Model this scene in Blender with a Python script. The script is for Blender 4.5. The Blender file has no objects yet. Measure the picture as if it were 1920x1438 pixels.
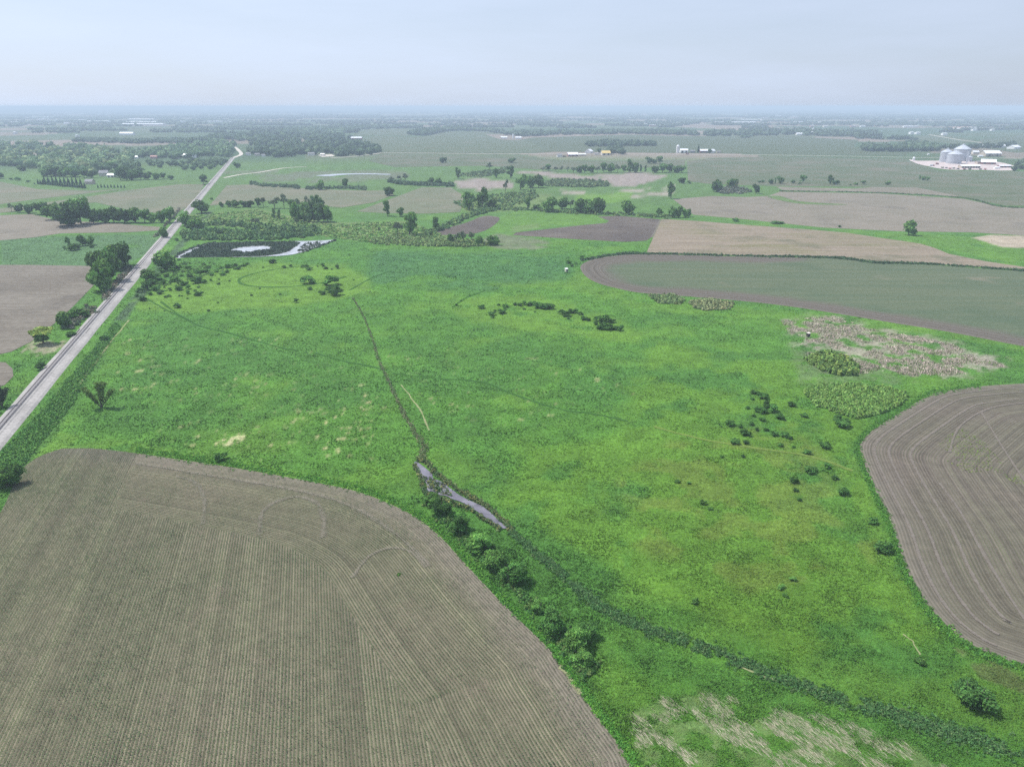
import bpy, math, random
import numpy as np
from mathutils import Vector
from mathutils.geometry import delaunay_2d_cdt

random.seed(7)
RNG = np.random.default_rng(7)
S = bpy.context.scene
COL = S.collection

# ------------------------------------------------------------------ camera, sky, sun, exposure
H = 110.0                       # drone height above the meadow, metres
FPX = 1333.0                    # focal length in photograph pixels (1920 wide)
PITCH = math.atan(519 / FPX)
CP, SP = math.cos(PITCH), math.sin(PITCH)
cam = bpy.data.cameras.new('camera')
cam_o = bpy.data.objects.new('camera', cam)
COL.objects.link(cam_o)
cam_o.location = (0, 0, H)
cam_o.rotation_euler = (math.pi / 2 - PITCH, 0, 0)
cam.sensor_fit = 'HORIZONTAL'
cam.angle = 2 * math.atan(960 / FPX)
cam.clip_start = 1.0
cam.clip_end = 120000
S.camera = cam_o

SUN_EL, SUN_AZ = math.radians(57), math.radians(-62)      # azimuth from +Y, clockwise
sun = bpy.data.lights.new('sun', 'SUN')
sun.energy = 3.7
sun.angle = math.radians(2.0)
sun.color = (1.0, 0.965, 0.91)
sun_o = bpy.data.objects.new('sun', sun)
COL.objects.link(sun_o)
sd = Vector((math.sin(SUN_AZ) * math.cos(SUN_EL), math.cos(SUN_AZ) * math.cos(SUN_EL), math.sin(SUN_EL)))
sun_o.rotation_euler = sd.to_track_quat('Z', 'Y').to_euler()
sun_o.location = (0, 0, 300)

W = bpy.data.worlds.new('World')
S.world = W
W.use_nodes = True
wt = W.node_tree
wt.nodes.clear()
w_out = wt.nodes.new('ShaderNodeOutputWorld')
w_bg = wt.nodes.new('ShaderNodeBackground')
w_sky = wt.nodes.new('ShaderNodeTexSky')
w_sky.sky_type = 'NISHITA'
w_sky.sun_disc = False
w_sky.sun_elevation = SUN_EL
w_sky.sun_rotation = SUN_AZ % (2 * math.pi)
w_sky.air_density = 1.0
w_sky.dust_density = 1.2
w_sky.ozone_density = 2.5
w_tc = wt.nodes.new('ShaderNodeTexCoord')
w_map = wt.nodes.new('ShaderNodeMapping')
w_map.inputs['Scale'].default_value = (1.2, 2.0, 9.0)
w_map.inputs['Rotation'].default_value = (0.05, 0.06, 0.5)
w_noise = wt.nodes.new('ShaderNodeTexNoise')
w_noise.inputs['Scale'].default_value = 1.6
w_noise.inputs['Detail'].default_value = 7
w_noise.inputs['Roughness'].default_value = 0.58
w_ramp = wt.nodes.new('ShaderNodeMapRange')
w_ramp.inputs['From Min'].default_value = 0.35
w_ramp.inputs['From Max'].default_value = 0.75
w_ramp.inputs['To Min'].default_value = 0.74
w_ramp.inputs['To Max'].default_value = 0.94
w_mix = wt.nodes.new('ShaderNodeMix')
w_mix.data_type = 'RGBA'
w_dot = wt.nodes.new('ShaderNodeVectorMath'); w_dot.operation = 'DOT_PRODUCT'
w_dot.inputs[1].default_value = sd
wt.links.new(w_tc.outputs['Generated'], w_dot.inputs[0])
w_glow = wt.nodes.new('ShaderNodeMapRange')                # the thin veil is brighter towards the sun
w_glow.inputs['From Min'].default_value = -0.3
w_glow.inputs['From Max'].default_value = 0.9
w_glow.inputs['To Min'].default_value = 0.84
w_glow.inputs['To Max'].default_value = 1.30
wt.links.new(w_dot.outputs['Value'], w_glow.inputs['Value'])
w_veil = wt.nodes.new('ShaderNodeVectorMath'); w_veil.operation = 'SCALE'
w_veil.inputs[0].default_value = (4.85, 5.6, 7.0)           # thin high cloud veil
w_str = wt.nodes.new('ShaderNodeMapRange')                 # faint streaks in the veil
w_str.inputs['From Min'].default_value = 0.3
w_str.inputs['From Max'].default_value = 0.7
w_str.inputs['To Min'].default_value = 0.965
w_str.inputs['To Max'].default_value = 1.035
wt.links.new(w_noise.outputs['Fac'], w_str.inputs['Value'])
w_mul = wt.nodes.new('ShaderNodeMath'); w_mul.operation = 'MULTIPLY'
wt.links.new(w_glow.outputs['Result'], w_mul.inputs[0])
wt.links.new(w_str.outputs['Result'], w_mul.inputs[1])
wt.links.new(w_mul.outputs[0], w_veil.inputs['Scale'])
wt.links.new(w_veil.outputs[0], w_mix.inputs['B'])
wt.links.new(w_tc.outputs['Generated'], w_map.inputs['Vector'])
wt.links.new(w_map.outputs['Vector'], w_noise.inputs['Vector'])
wt.links.new(w_noise.outputs['Fac'], w_ramp.inputs['Value'])
wt.links.new(w_ramp.outputs['Result'], w_mix.inputs['Factor'])
wt.links.new(w_sky.outputs['Color'], w_mix.inputs['A'])
wt.links.new(w_mix.outputs['Result'], w_bg.inputs['Color'])
w_bg.inputs['Strength'].default_value = 0.086
wt.links.new(w_bg.outputs['Background'], w_out.inputs['Surface'])

S.view_settings.view_transform = 'Standard'
S.view_settings.look = 'None'
S.view_settings.gamma = 1.0
S.view_settings.use_curve_mapping = False
S.view_settings.exposure = 0.6
HAZE_DENSITY, HAZE_COLOR = 1.75e-4, (0.70, 0.85, 1.0, 1)
S.render.engine = 'CYCLES'
S.cycles.use_denoising = False
S.cycles.use_adaptive_sampling = False
S.cycles.sample_clamp_indirect = 4.0
S.cycles.max_bounces = 5
S.cycles.diffuse_bounces = 2
S.cycles.glossy_bounces = 2
S.cycles.transmission_bounces = 3
S.cycles.transparent_max_bounces = 6
S.cycles.volume_bounces = 0

# ------------------------------------------------------------------ where things stand
def G(px, py):
    """ground point seen at photograph pixel (px, py)"""
    u, v = px - 960.0, py - 719.0
    t = H / (FPX * SP + v * CP)
    return (u * t, (FPX * CP - v * SP) * t)

def MPP(py):
    """metres per photograph pixel at that ground row"""
    return H / (FPX * SP + (py - 719.0) * CP)

def Gn(P):
    P = np.asarray(P, float)
    u, v = P[:, 0] - 960.0, P[:, 1] - 719.0
    t = H / (FPX * SP + v * CP)
    return np.stack([u * t, (FPX * CP - v * SP) * t], 1)

def to_px(x, y):
    x = np.asarray(x, float); y = np.asarray(y, float)
    depth = np.maximum(y * CP + H * SP, 1.0)
    return 960 + FPX * x / depth, 719 + FPX * (H * CP - y * SP) / depth

# ------------------------------------------------------------------ noise in numpy
def _hash(ix, iy, seed):
    h = (ix.astype(np.int64) * 374761393 + iy.astype(np.int64) * 668265263 + seed * 974711) & 0xFFFFFFFF
    h = ((h ^ (h >> 13)) * 1274126177) & 0xFFFFFFFF
    h = h ^ (h >> 16)
    return (h & 0xFFFFFF) / float(0xFFFFFF)

def vnoise(x, y, seed=0):
    ix, iy = np.floor(x), np.floor(y)
    fx, fy = x - ix, y - iy
    fx = fx * fx * (3 - 2 * fx); fy = fy * fy * (3 - 2 * fy)
    a, b = _hash(ix, iy, seed), _hash(ix + 1, iy, seed)
    c, d = _hash(ix, iy + 1, seed), _hash(ix + 1, iy + 1, seed)
    return (a * (1 - fx) + b * fx) * (1 - fy) + (c * (1 - fx) + d * fx) * fy

def fbm(x, y, octv=4, seed=0):
    s, a, n = 0.0, 0.5, 0.0
    for k in range(octv):
        s = s + a * vnoise(x * 2 ** k + 17.3 * k, y * 2 ** k - 9.1 * k, seed + k); n += a; a *= 0.5
    return s / n

def sstep(a, b, x):
    t = np.clip((x - a) / (b - a), 0, 1)
    return t * t * (3 - 2 * t)

# ------------------------------------------------------------------ polygons
def inside(P, poly):
    x, y = P[:, 0], P[:, 1]
    r = np.zeros(len(P), bool)
    n = len(poly); j = n - 1
    for i in range(n):
        xi, yi = poly[i]; xj, yj = poly[j]
        c = ((yi > y) != (yj > y)) & (x < (xj - xi) * (y - yi) / ((yj - yi) if yj != yi else 1e-9) + xi)
        r ^= c; j = i
    return r

def line_dist(P, line, closed=False):
    d = np.full(len(P), 1e9)
    L = list(line) + ([line[0]] if closed else [])
    for a, b in zip(L[:-1], L[1:]):
        a = np.asarray(a, float); b = np.asarray(b, float); e = b - a
        t = np.clip(((P - a) @ e) / max(e @ e, 1e-9), 0, 1)
        q = P - a - t[:, None] * e
        d = np.minimum(d, np.sqrt((q * q).sum(1)))
    return d

def smooth_line(pts, n=6, closed=False):
    """Catmull-Rom through the points"""
    P = np.asarray(pts, float); N = len(P); out = []
    for i in range(N if closed else N - 1):
        if closed:
            p0, p1, p2, p3 = P[i - 1], P[i], P[(i + 1) % N], P[(i + 2) % N]
        else:
            p0, p1, p2, p3 = P[max(i - 1, 0)], P[i], P[i + 1], P[min(i + 2, N - 1)]
        for k in range(n):
            t = k / n
            out.append(0.5 * ((2 * p1) + (-p0 + p2) * t + (2 * p0 - 5 * p1 + 4 * p2 - p3) * t * t + (-p0 + 3 * p1 - 3 * p2 + p3) * t ** 3))
    if not closed: out.append(P[-1])
    return np.array(out)

# ------------------------------------------------------------------ objects
def tag(o, label=None, cat=None, group=None, kind=None):
    if label: o['label'] = label
    if cat: o['category'] = cat
    if group: o['group'] = group
    if kind: o['kind'] = kind
    return o

def link(name, data, parent=None, loc=(0, 0, 0), rz=0, sc=None):
    o = bpy.data.objects.new(name, data)
    COL.objects.link(o)
    o.location = loc; o.rotation_euler = (0, 0, rz)
    if sc: o.scale = sc
    if parent: o.parent = parent
    return o

def mesh_np(name, V, F, mat=None, col=None, attrs=None, smooth=False):
    """mesh from arrays; every face has the same number of corners"""
    V = np.asarray(V, np.float32); F = np.asarray(F, np.int32)
    me = bpy.data.meshes.new(name)
    k = F.shape[1]
    me.vertices.add(len(V)); me.vertices.foreach_set('co', V.ravel())
    me.loops.add(F.size); me.loops.foreach_set('vertex_index', F.ravel())
    me.polygons.add(len(F)); me.polygons.foreach_set('loop_start', np.arange(0, F.size, k, dtype=np.int32))
    if smooth: me.polygons.foreach_set('use_smooth', np.ones(len(F), bool))
    me.update(calc_edges=True)
    if col is not None:
        c = np.ones((len(V), 4), np.float32); c[:, :3] = col
        a = me.color_attributes.new('Col', 'FLOAT_COLOR', 'POINT'); a.data.foreach_set('color', c.ravel())
    for nm, arr in (attrs or {}).items():
        a = me.attributes.new(nm, 'FLOAT', 'POINT'); a.data.foreach_set('value', np.asarray(arr, np.float32))
    if mat: me.materials.append(mat)
    return me

class MB:
    """collects simple shapes, builds them as one mesh"""
    def __init__(s): s.v, s.f = [], []
    def add(s, v, f):
        b = len(s.v); s.v += [tuple(p) for p in v]; s.f += [tuple(b + i for i in q) for q in f]
    def box(s, x0, x1, y0, y1, z0, z1):
        s.add([(x0, y0, z0), (x1, y0, z0), (x1, y1, z0), (x0, y1, z0), (x0, y0, z1), (x1, y0, z1), (x1, y1, z1), (x0, y1, z1)],
              [(3, 2, 1, 0), (4, 5, 6, 7), (0, 1, 5, 4), (1, 2, 6, 5), (2, 3, 7, 6), (3, 0, 4, 7)])
    def tube(s, pts, radii, n=7, cap=True):
        b = len(s.v); pts = [Vector(p) for p in pts]
        for i, (p, r) in enumerate(zip(pts, radii)):
            d = (pts[min(i + 1, len(pts) - 1)] - pts[max(i - 1, 0)]).normalized()
            a = d.orthogonal().normalized(); c = d.cross(a)
            for k in range(n):
                t = 2 * math.pi * k / n
                s.v.append(tuple(p + a * (r * math.cos(t)) + c * (r * math.sin(t))))
        for i in range(len(pts) - 1):
            for k in range(n):
                q = b + i * n + k; q2 = b + i * n + (k + 1) % n
                s.f.append((q, q2, q2 + n, q + n))
        if cap:
            s.f.append(tuple(b + (len(pts) - 1) * n + k for k in range(n)))
            s.f.append(tuple(b + n - 1 - k for k in range(n)))
    def lathe(s, prof, n=24, cx=0, cy=0):
        b = len(s.v)
        for r, z in prof:
            for k in range(n):
                t = 2 * math.pi * k / n
                s.v.append((cx + r * math.cos(t), cy + r * math.sin(t), z))
        for i in range(len(prof) - 1):
            for k in range(n):
                q = b + i * n + k; q2 = b + i * n + (k + 1) % n
                s.f.append((q, q2, q2 + n, q + n))
        s.f.append(tuple(b + (len(prof) - 1) * n + k for k in range(n)))
    def mesh(s, name, mat):
        me = bpy.data.meshes.new(name); me.from_pydata(s.v, [], s.f); me.update()
        me.materials.append(mat); return me
    def build(s, name, mat, parent=None, loc=(0, 0, 0), rz=0):
        return link(name, s.mesh(name, mat), parent, loc, rz)

# ------------------------------------------------------------------ node materials
class NT:
    def __init__(s, name):
        s.m = bpy.data.materials.new(name); s.m.use_nodes = True
        s.t = s.m.node_tree; s.t.nodes.clear()
        s.out = s.t.nodes.new('ShaderNodeOutputMaterial')
    def put(s, sock, v):
        if hasattr(v, 'is_output') or isinstance(v, bpy.types.NodeSocket): s.t.links.new(v, sock)
        elif v is not None:
            if isinstance(v, (tuple, list)) and len(v) == 3 and sock.type == 'RGBA': v = (*v, 1)
            sock.default_value = v
    def node(s, typ, **kw):
        n = s.t.nodes.new('ShaderNode' + typ)
        for k, v in kw.items(): setattr(n, k, v)
        return n
    def math(s, op, a, b=None, c=None, clamp=False):
        n = s.node('Math', operation=op, use_clamp=clamp)
        s.put(n.inputs[0], a)
        if b is not None: s.put(n.inputs[1], b)
        if c is not None: s.put(n.inputs[2], c)
        return n.outputs[0]
    def rng(s, v, a, b, c=0.0, d=1.0, smooth=True):
        n = s.node('MapRange', interpolation_type='SMOOTHSTEP' if smooth else 'LINEAR')
        for k, x in zip(('Value', 'From Min', 'From Max', 'To Min', 'To Max'), (v, a, b, c, d)): s.put(n.inputs[k], x)
        return n.outputs['Result']
    def mix(s, f, a, b, mode='MIX'):
        n = s.node('Mix', data_type='RGBA', blend_type=mode)
        s.put(n.inputs['Factor'], f); s.put(n.inputs['A'], a); s.put(n.inputs['B'], b)
        return n.outputs['Result']
    def noise(s, vec, scale, detail=3, rough=0.55, dim='3D', w=None):
        n = s.node('TexNoise', noise_dimensions=dim)
        if vec is not None: s.put(n.inputs['Vector'], vec)
        if w is not None: s.put(n.inputs['W'], w)
        s.put(n.inputs['Scale'], scale); s.put(n.inputs['Detail'], detail); s.put(n.inputs['Roughness'], rough)
        return n.outputs['Fac']
    def pos(s): return s.node('NewGeometry').outputs['Position']
    def attr(s, name, what='Fac'): return s.node('Attribute', attribute_name=name).outputs[what]
    def stretch(s, vec, rot, sx, sy):
        n = s.node('Mapping'); s.put(n.inputs['Vector'], vec)
        n.inputs['Rotation'].default_value = (0, 0, rot); n.inputs['Scale'].default_value = (sx, sy, 1)
        return n.outputs['Vector']
    def scale(s, col, f):
        n = s.node('VectorMath', operation='SCALE'); s.put(n.inputs[0], col); s.put(n.inputs['Scale'], f)
        return n.outputs[0]
    def finish(s, col, rough=0.85, spec=0.2, bump=None, bstr=0.5, bdist=0.3, transl=0.0, metal=0.0):
        p = s.node('BsdfPrincipled')
        s.put(p.inputs['Base Color'], col); s.put(p.inputs['Roughness'], rough)
        s.put(p.inputs['Specular IOR Level'], spec); s.put(p.inputs['Metallic'], metal)
        if bump is not None:
            b = s.node('Bump'); s.put(b.inputs['Height'], bump)
            b.inputs['Strength'].default_value = bstr; b.inputs['Distance'].default_value = bdist
            s.put(p.inputs['Normal'], b.outputs['Normal'])
        sh = p.outputs['BSDF']
        if transl:
            tr = s.node('BsdfTranslucent'); s.put(tr.inputs['Color'], col)
            mx = s.node('MixShader'); mx.inputs[0].default_value = transl
            s.t.links.new(sh, mx.inputs[1]); s.t.links.new(tr.outputs[0], mx.inputs[2]); sh = mx.outputs[0]
        s.t.links.new(sh, s.out.inputs['Surface'])
        return s.m

def mat_meadow():
    n = NT('meadow'); P = n.pos(); c = n.attr('Col', 'Color')
    f = n.rng(n.noise(P, 0.9, 4, 0.65), 0.3, 0.7, 0.72, 1.25)
    g = n.rng(n.noise(P, 0.12, 4, 0.6), 0.3, 0.7, 0.84, 1.14)
    c = n.scale(n.scale(c, f), g)
    h = n.noise(P, 0.7, 5, 0.65)
    return n.finish(c, 0.9, 0.15, h, 0.9, 0.7)

def mat_leaf(name, transl=0.22, var=0.35, gain=1.0, soft=0.0):
    n = NT(name); c = n.attr('Col', 'Color')
    r = n.node('ObjectInfo').outputs['Random']
    c = n.scale(c, n.rng(r, 0, 1, gain * (1 - var), gain * (1 + var), False))
    m = n.finish(c, 0.8, 0.12, transl=transl)
    if soft:                     # fine blades below the mesh's resolution: their mean facing is upwards
        g = n.node('NewGeometry').outputs['Normal']
        v = n.node('VectorMath', operation='MULTIPLY_ADD'); n.put(v.inputs[0], g)
        v.inputs[1].default_value = (1 - soft,) * 3; v.inputs[2].default_value = (0, 0, soft)
        k = n.node('VectorMath', operation='NORMALIZE'); n.put(k.inputs[0], v.outputs[0])
        for p in n.t.nodes:
            if p.type in ('BSDF_PRINCIPLED', 'BSDF_TRANSLUCENT'): n.put(p.inputs['Normal'], k.outputs[0])
    return m

def mat_flat(name, col, rough=0.7, var=0.2, scale=1.5, metal=0.0, spec=0.4, bstr=0.0):
    n = NT(name); P = n.node('TexCoord').outputs['Object']
    f = n.rng(n.noise(P, scale, 4, 0.6), 0.25, 0.75, 1 - var, 1 + var)
    c = n.scale(col, f)
    return n.finish(c, rough, spec, n.noise(P, scale * 6, 3) if bstr else None, bstr, 0.05, metal=metal)

def mat_field(name, soil, crop, dark, rot, row=None, crop_amt=0.5, streak=(0.012, 0.22), patch=0.012, contrast=1.0):
    """young crop on soil: streaks run along the rows, patches of thin or thick stand"""
    n = NT(name); P = n.pos()
    a = n.noise(n.stretch(P, rot, streak[0], streak[1]), 1.0, 4, 0.6)
    b = n.noise(P, patch, 5, 0.6)
    d = n.noise(P, 0.35, 3, 0.6)
    e = n.noise(n.stretch(P, rot, streak[0] * 3, streak[1] * 6), 1.0, 3, 0.6)
    amt = n.math('ADD', n.math('MULTIPLY', a, 0.55), n.math('MULTIPLY', b, 0.75))
    lo = 0.65 + (0.5 - crop_amt) * 0.5
    f = n.rng(amt, lo - 0.16 / contrast, lo + 0.16 / contrast, 0, 1)
    c = n.mix(f, soil, crop)
    c = n.mix(n.rng(n.noise(P, patch * 1.9, 4, 0.6), 0.50, 0.72, 0, 0.75), c, dark)
    c = n.scale(c, n.rng(e, 0.3, 0.7, 0.82, 1.18))
    c = n.scale(c, n.rng(d, 0.25, 0.75, 0.85, 1.15))
    if row:
        w = n.node('TexWave', wave_type='BANDS', bands_direction='X')
        n.put(w.inputs['Vector'], n.stretch(P, rot, 1, 1)); w.inputs['Scale'].default_value = 0.314 / row
        w.inputs['Distortion'].default_value = 0.2
        c = n.scale(c, n.rng(w.outputs['Fac'], 0, 1, 0.88, 1.12, False))
    return n.finish(c, 0.95, 0.1, d, 0.4, 0.15)

def mat_rows(name, light, darkc, crop, pinkc, D, spacing, rowamp, crop_amt, pass_w, banding=.17):
    """near field: rows follow the attribute 'dist' inside the headland of width D and 'inner' beyond it"""
    n = NT(name); P = n.pos(); dist = n.attr('dist'); inner = n.attr('inner')
    hd = n.math('LESS_THAN', dist, D)
    m = n.node('Mix', data_type='FLOAT'); n.put(m.inputs['Factor'], hd); n.put(m.inputs['A'], inner); n.put(m.inputs['B'], dist)
    rc = m.outputs['Result']
    jit = n.math('MULTIPLY', n.math('SUBTRACT', n.noise(P, 0.8, 2), 0.5), 0.16)
    st = n.math('SINE', n.math('MULTIPLY', n.math('ADD', rc, jit), 2 * math.pi / spacing))
    st = n.math('MULTIPLY_ADD', st, 0.5, 0.5)                       # 1 between the rows, 0 on the row
    p1 = n.noise(None, 1.0, 2, 0.6, '1D', n.math('MULTIPLY', rc, 1.0 / pass_w))
    p2 = n.noise(None, 1.0, 3, 0.7, '1D', n.math('MULTIPLY', rc, 0.9 / spacing))
    blot = n.noise(P, 0.035, 5, 0.62)
    fine = n.noise(P, 2.2, 4, 0.7)
    mid = n.noise(P, 0.28, 4, 0.65)
    c = n.mix(n.rng(n.math('ADD', n.math('MULTIPLY', st, rowamp), n.math('MULTIPLY', n.math('SUBTRACT', fine, 0.5), 1.5)), -0.1, rowamp + 0.1, 0, 1), darkc, light)
    g = n.math('ADD', n.math('MULTIPLY', n.math('SUBTRACT', 1.0, st), 0.5), n.math('ADD', n.math('MULTIPLY', p1, 0.7), n.math('MULTIPLY', blot, 0.8)))
    c = n.mix(n.rng(g, 1.28 - crop_amt, 1.78 - crop_amt, 0, 0.75), c, crop)
    c = n.mix(n.rng(n.noise(P, 0.06, 4, 0.7), 0.56, 0.74, 0, 0.6), c, pinkc)
    c = n.mix(n.rng(n.noise(P, 0.011, 3, 0.6), 0.42, 0.62, 0.55, 0.0), c, n.mix(0.5, c, crop))
    rim = n.math('ADD', n.attr('edge'), n.math('MULTIPLY', n.math('SUBTRACT', blot, .5), 14.0))   # trampled outer rounds along the edge
    c = n.mix(n.rng(rim, 1.0, 11.0, .6, 0), c, n.mix(st, (.095, .083, .068), (.155, .137, .112)))
    c = n.scale(c, n.rng(p1, 0.25, 0.75, 1 - banding, 1 + banding))
    c = n.scale(c, n.rng(p2, 0.2, 0.8, 0.80, 1.2))
    c = n.scale(c, n.rng(mid, 0.25, 0.75, 0.85, 1.15))
    h = n.math('ADD', n.math('MULTIPLY', st, 0.6), n.math('MULTIPLY', fine, 0.5))
    return n.finish(c, 0.95, 0.1, h, 0.7, 0.12)

def mat_water(name, col, rough=0.08):
    n = NT(name); P = n.pos()
    f = n.rng(n.noise(P, 0.22, 5, 0.65), 0.3, 0.7, 0.55, 1.3)
    return n.finish(n.scale(col, f), rough, 0.5, n.noise(P, 1.2, 3), 0.05, 0.05)

M = {}
M['meadow'] = mat_meadow()
M['leaf'] = mat_leaf('leaves', gain=1.95)
M['grass'] = mat_leaf('grass_blades', 0.2, 0.0, 1.18, 0.74)
M['clump'] = mat_leaf('bush_leaves', 0.25, 0.0, 1.65, 0.3)
M['bark'] = mat_flat('bark', (0.10, 0.085, 0.07), 0.9, 0.3, 3)
M['deadwood'] = mat_flat('dead_wood', (0.42, 0.38, 0.34), 0.9, 0.2, 3)
M['white'] = mat_flat('white_paint', (0.80, 0.79, 0.78), 0.5, 0.06, 0.3)
M['cream'] = mat_flat('cream_siding', (0.62, 0.57, 0.50), 0.6, 0.08, 0.3)
M['tan'] = mat_flat('tan_siding', (0.45, 0.38, 0.31), 0.7, 0.1, 0.3)
M['red'] = mat_flat('barn_red', (0.26, 0.10, 0.09), 0.7, 0.15, 0.3)
M['brick'] = mat_flat('brick', (0.42, 0.24, 0.21), 0.8, 0.12, 0.5)
M['roofwhite'] = mat_flat('white_metal_roof', (0.78, 0.79, 0.82), 0.35, 0.06, 0.25)
M['roofgrey'] = mat_flat('grey_shingle', (0.22, 0.22, 0.23), 0.85, 0.15, 0.5)
M['roofyellow'] = mat_flat('yellow_steel_roof', (0.62, 0.46, 0.16), 0.5, 0.1, 0.3)
M['dark'] = mat_flat('dark_opening', (0.05, 0.05, 0.055), 0.6, 0.2, 1)
M['steel'] = mat_flat('galvanised_steel', (0.46, 0.48, 0.52), 0.42, 0.14, 0.12, metal=0.35)
M['steel2'] = mat_flat('bin_roof_steel', (0.55, 0.57, 0.61), 0.4, 0.12, 0.12, metal=0.3)
M['concrete'] = mat_flat('concrete', (0.50, 0.48, 0.45), 0.85, 0.12, 0.3)
M['timber'] = mat_flat('creosoted_timber', (0.035, 0.03, 0.028), 0.85, 0.3, 3)
M['rail'] = mat_flat('rail_steel', (0.075, 0.06, 0.058), 0.45, 0.2, 1.0, metal=0.3)
M['tie'] = mat_flat('weathered_tie', (0.34, 0.32, 0.315), 0.9, 0.25, 3)
M['rubber'] = mat_flat('rubber', (0.03, 0.03, 0.03), 0.8, 0.2, 3)
M['truckred'] = mat_flat('red_enamel', (0.40, 0.06, 0.05), 0.4, 0.1, 1)
M['green_paint'] = mat_flat('green_enamel', (0.05, 0.12, 0.05), 0.45, 0.1, 1)

def mat_gravel(name, col, sc=0.9, var=0.25):
    n = NT(name); P = n.pos()
    f = n.rng(n.noise(P, sc, 5, 0.75), 0.25, 0.75, 1 - var, 1 + var)
    g = n.rng(n.noise(P, 0.05, 4, 0.6), 0.3, 0.7, 0.86, 1.12)
    return n.finish(n.scale(n.scale(col, f), g), 0.95, 0.15, n.noise(P, sc * 3, 3), 0.6, 0.1)
M['ballast'] = mat_gravel('ballast', (0.29, 0.275, 0.262), 1.1, 0.28)
M['gravel'] = mat_gravel('gravel', (0.47, 0.43, 0.37), 0.3, 0.15)
M['yard'] = mat_gravel('yard_gravel', (0.45, 0.38, 0.36), 0.12, 0.25)
def mat_soft(name, col, sc=0.9, var=0.25, edge=0.35):
    """worn strip that thins out towards its edges and along its length"""
    n = NT(name); P = n.pos()
    f = n.rng(n.noise(P, sc, 5, 0.75), 0.25, 0.75, 1 - var, 1 + var)
    a = n.math('MULTIPLY', n.attr('soft'), n.rng(n.noise(P, sc * .35, 4, .65), .30, .60, .45, 1.0))
    d = n.node('BsdfDiffuse'); n.put(d.inputs['Color'], n.scale(col, f))
    t = n.node('BsdfTransparent'); m = n.node('MixShader')
    n.put(m.inputs[0], n.rng(a, 0.0, edge + .25, 0, .7)); n.t.links.new(t.outputs[0], m.inputs[1]); n.t.links.new(d.outputs[0], m.inputs[2])
    n.t.links.new(m.outputs[0], n.out.inputs['Surface'])
    return n.m
M['trail'] = mat_soft('trodden_grass', (0.045, 0.115, 0.028), 0.5, 0.3)
M['trail2'] = mat_soft('pale_track', (0.15, 0.21, 0.05), 0.5, 0.3)
M['strip'] = mat_gravel('grass_strip', (0.09, 0.14, 0.045), 0.1, 0.3)
M['deadline'] = mat_soft('dead_reed_line', (0.30, 0.31, 0.16), 0.5, 0.3)
M['gravelA'] = mat_soft('residue_soil', (.215, .19, .15), 1.2, .25, .6)
M['gravelB'] = mat_soft('packed_soil', (.195, .170, .145), 1.2, .2, .35)
M['creek'] = mat_water('creek_water', (0.145, 0.135, 0.16), 0.10)
M['pond'] = mat_water('pond_water', (0.38, 0.385, 0.40), 0.1)
M['pondmat'] = mat_gravel('reed_reflection_water', (0.028, 0.042, 0.03), 0.4, 0.3)  # dark water among the reeds, with their reflection put into the colour
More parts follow.
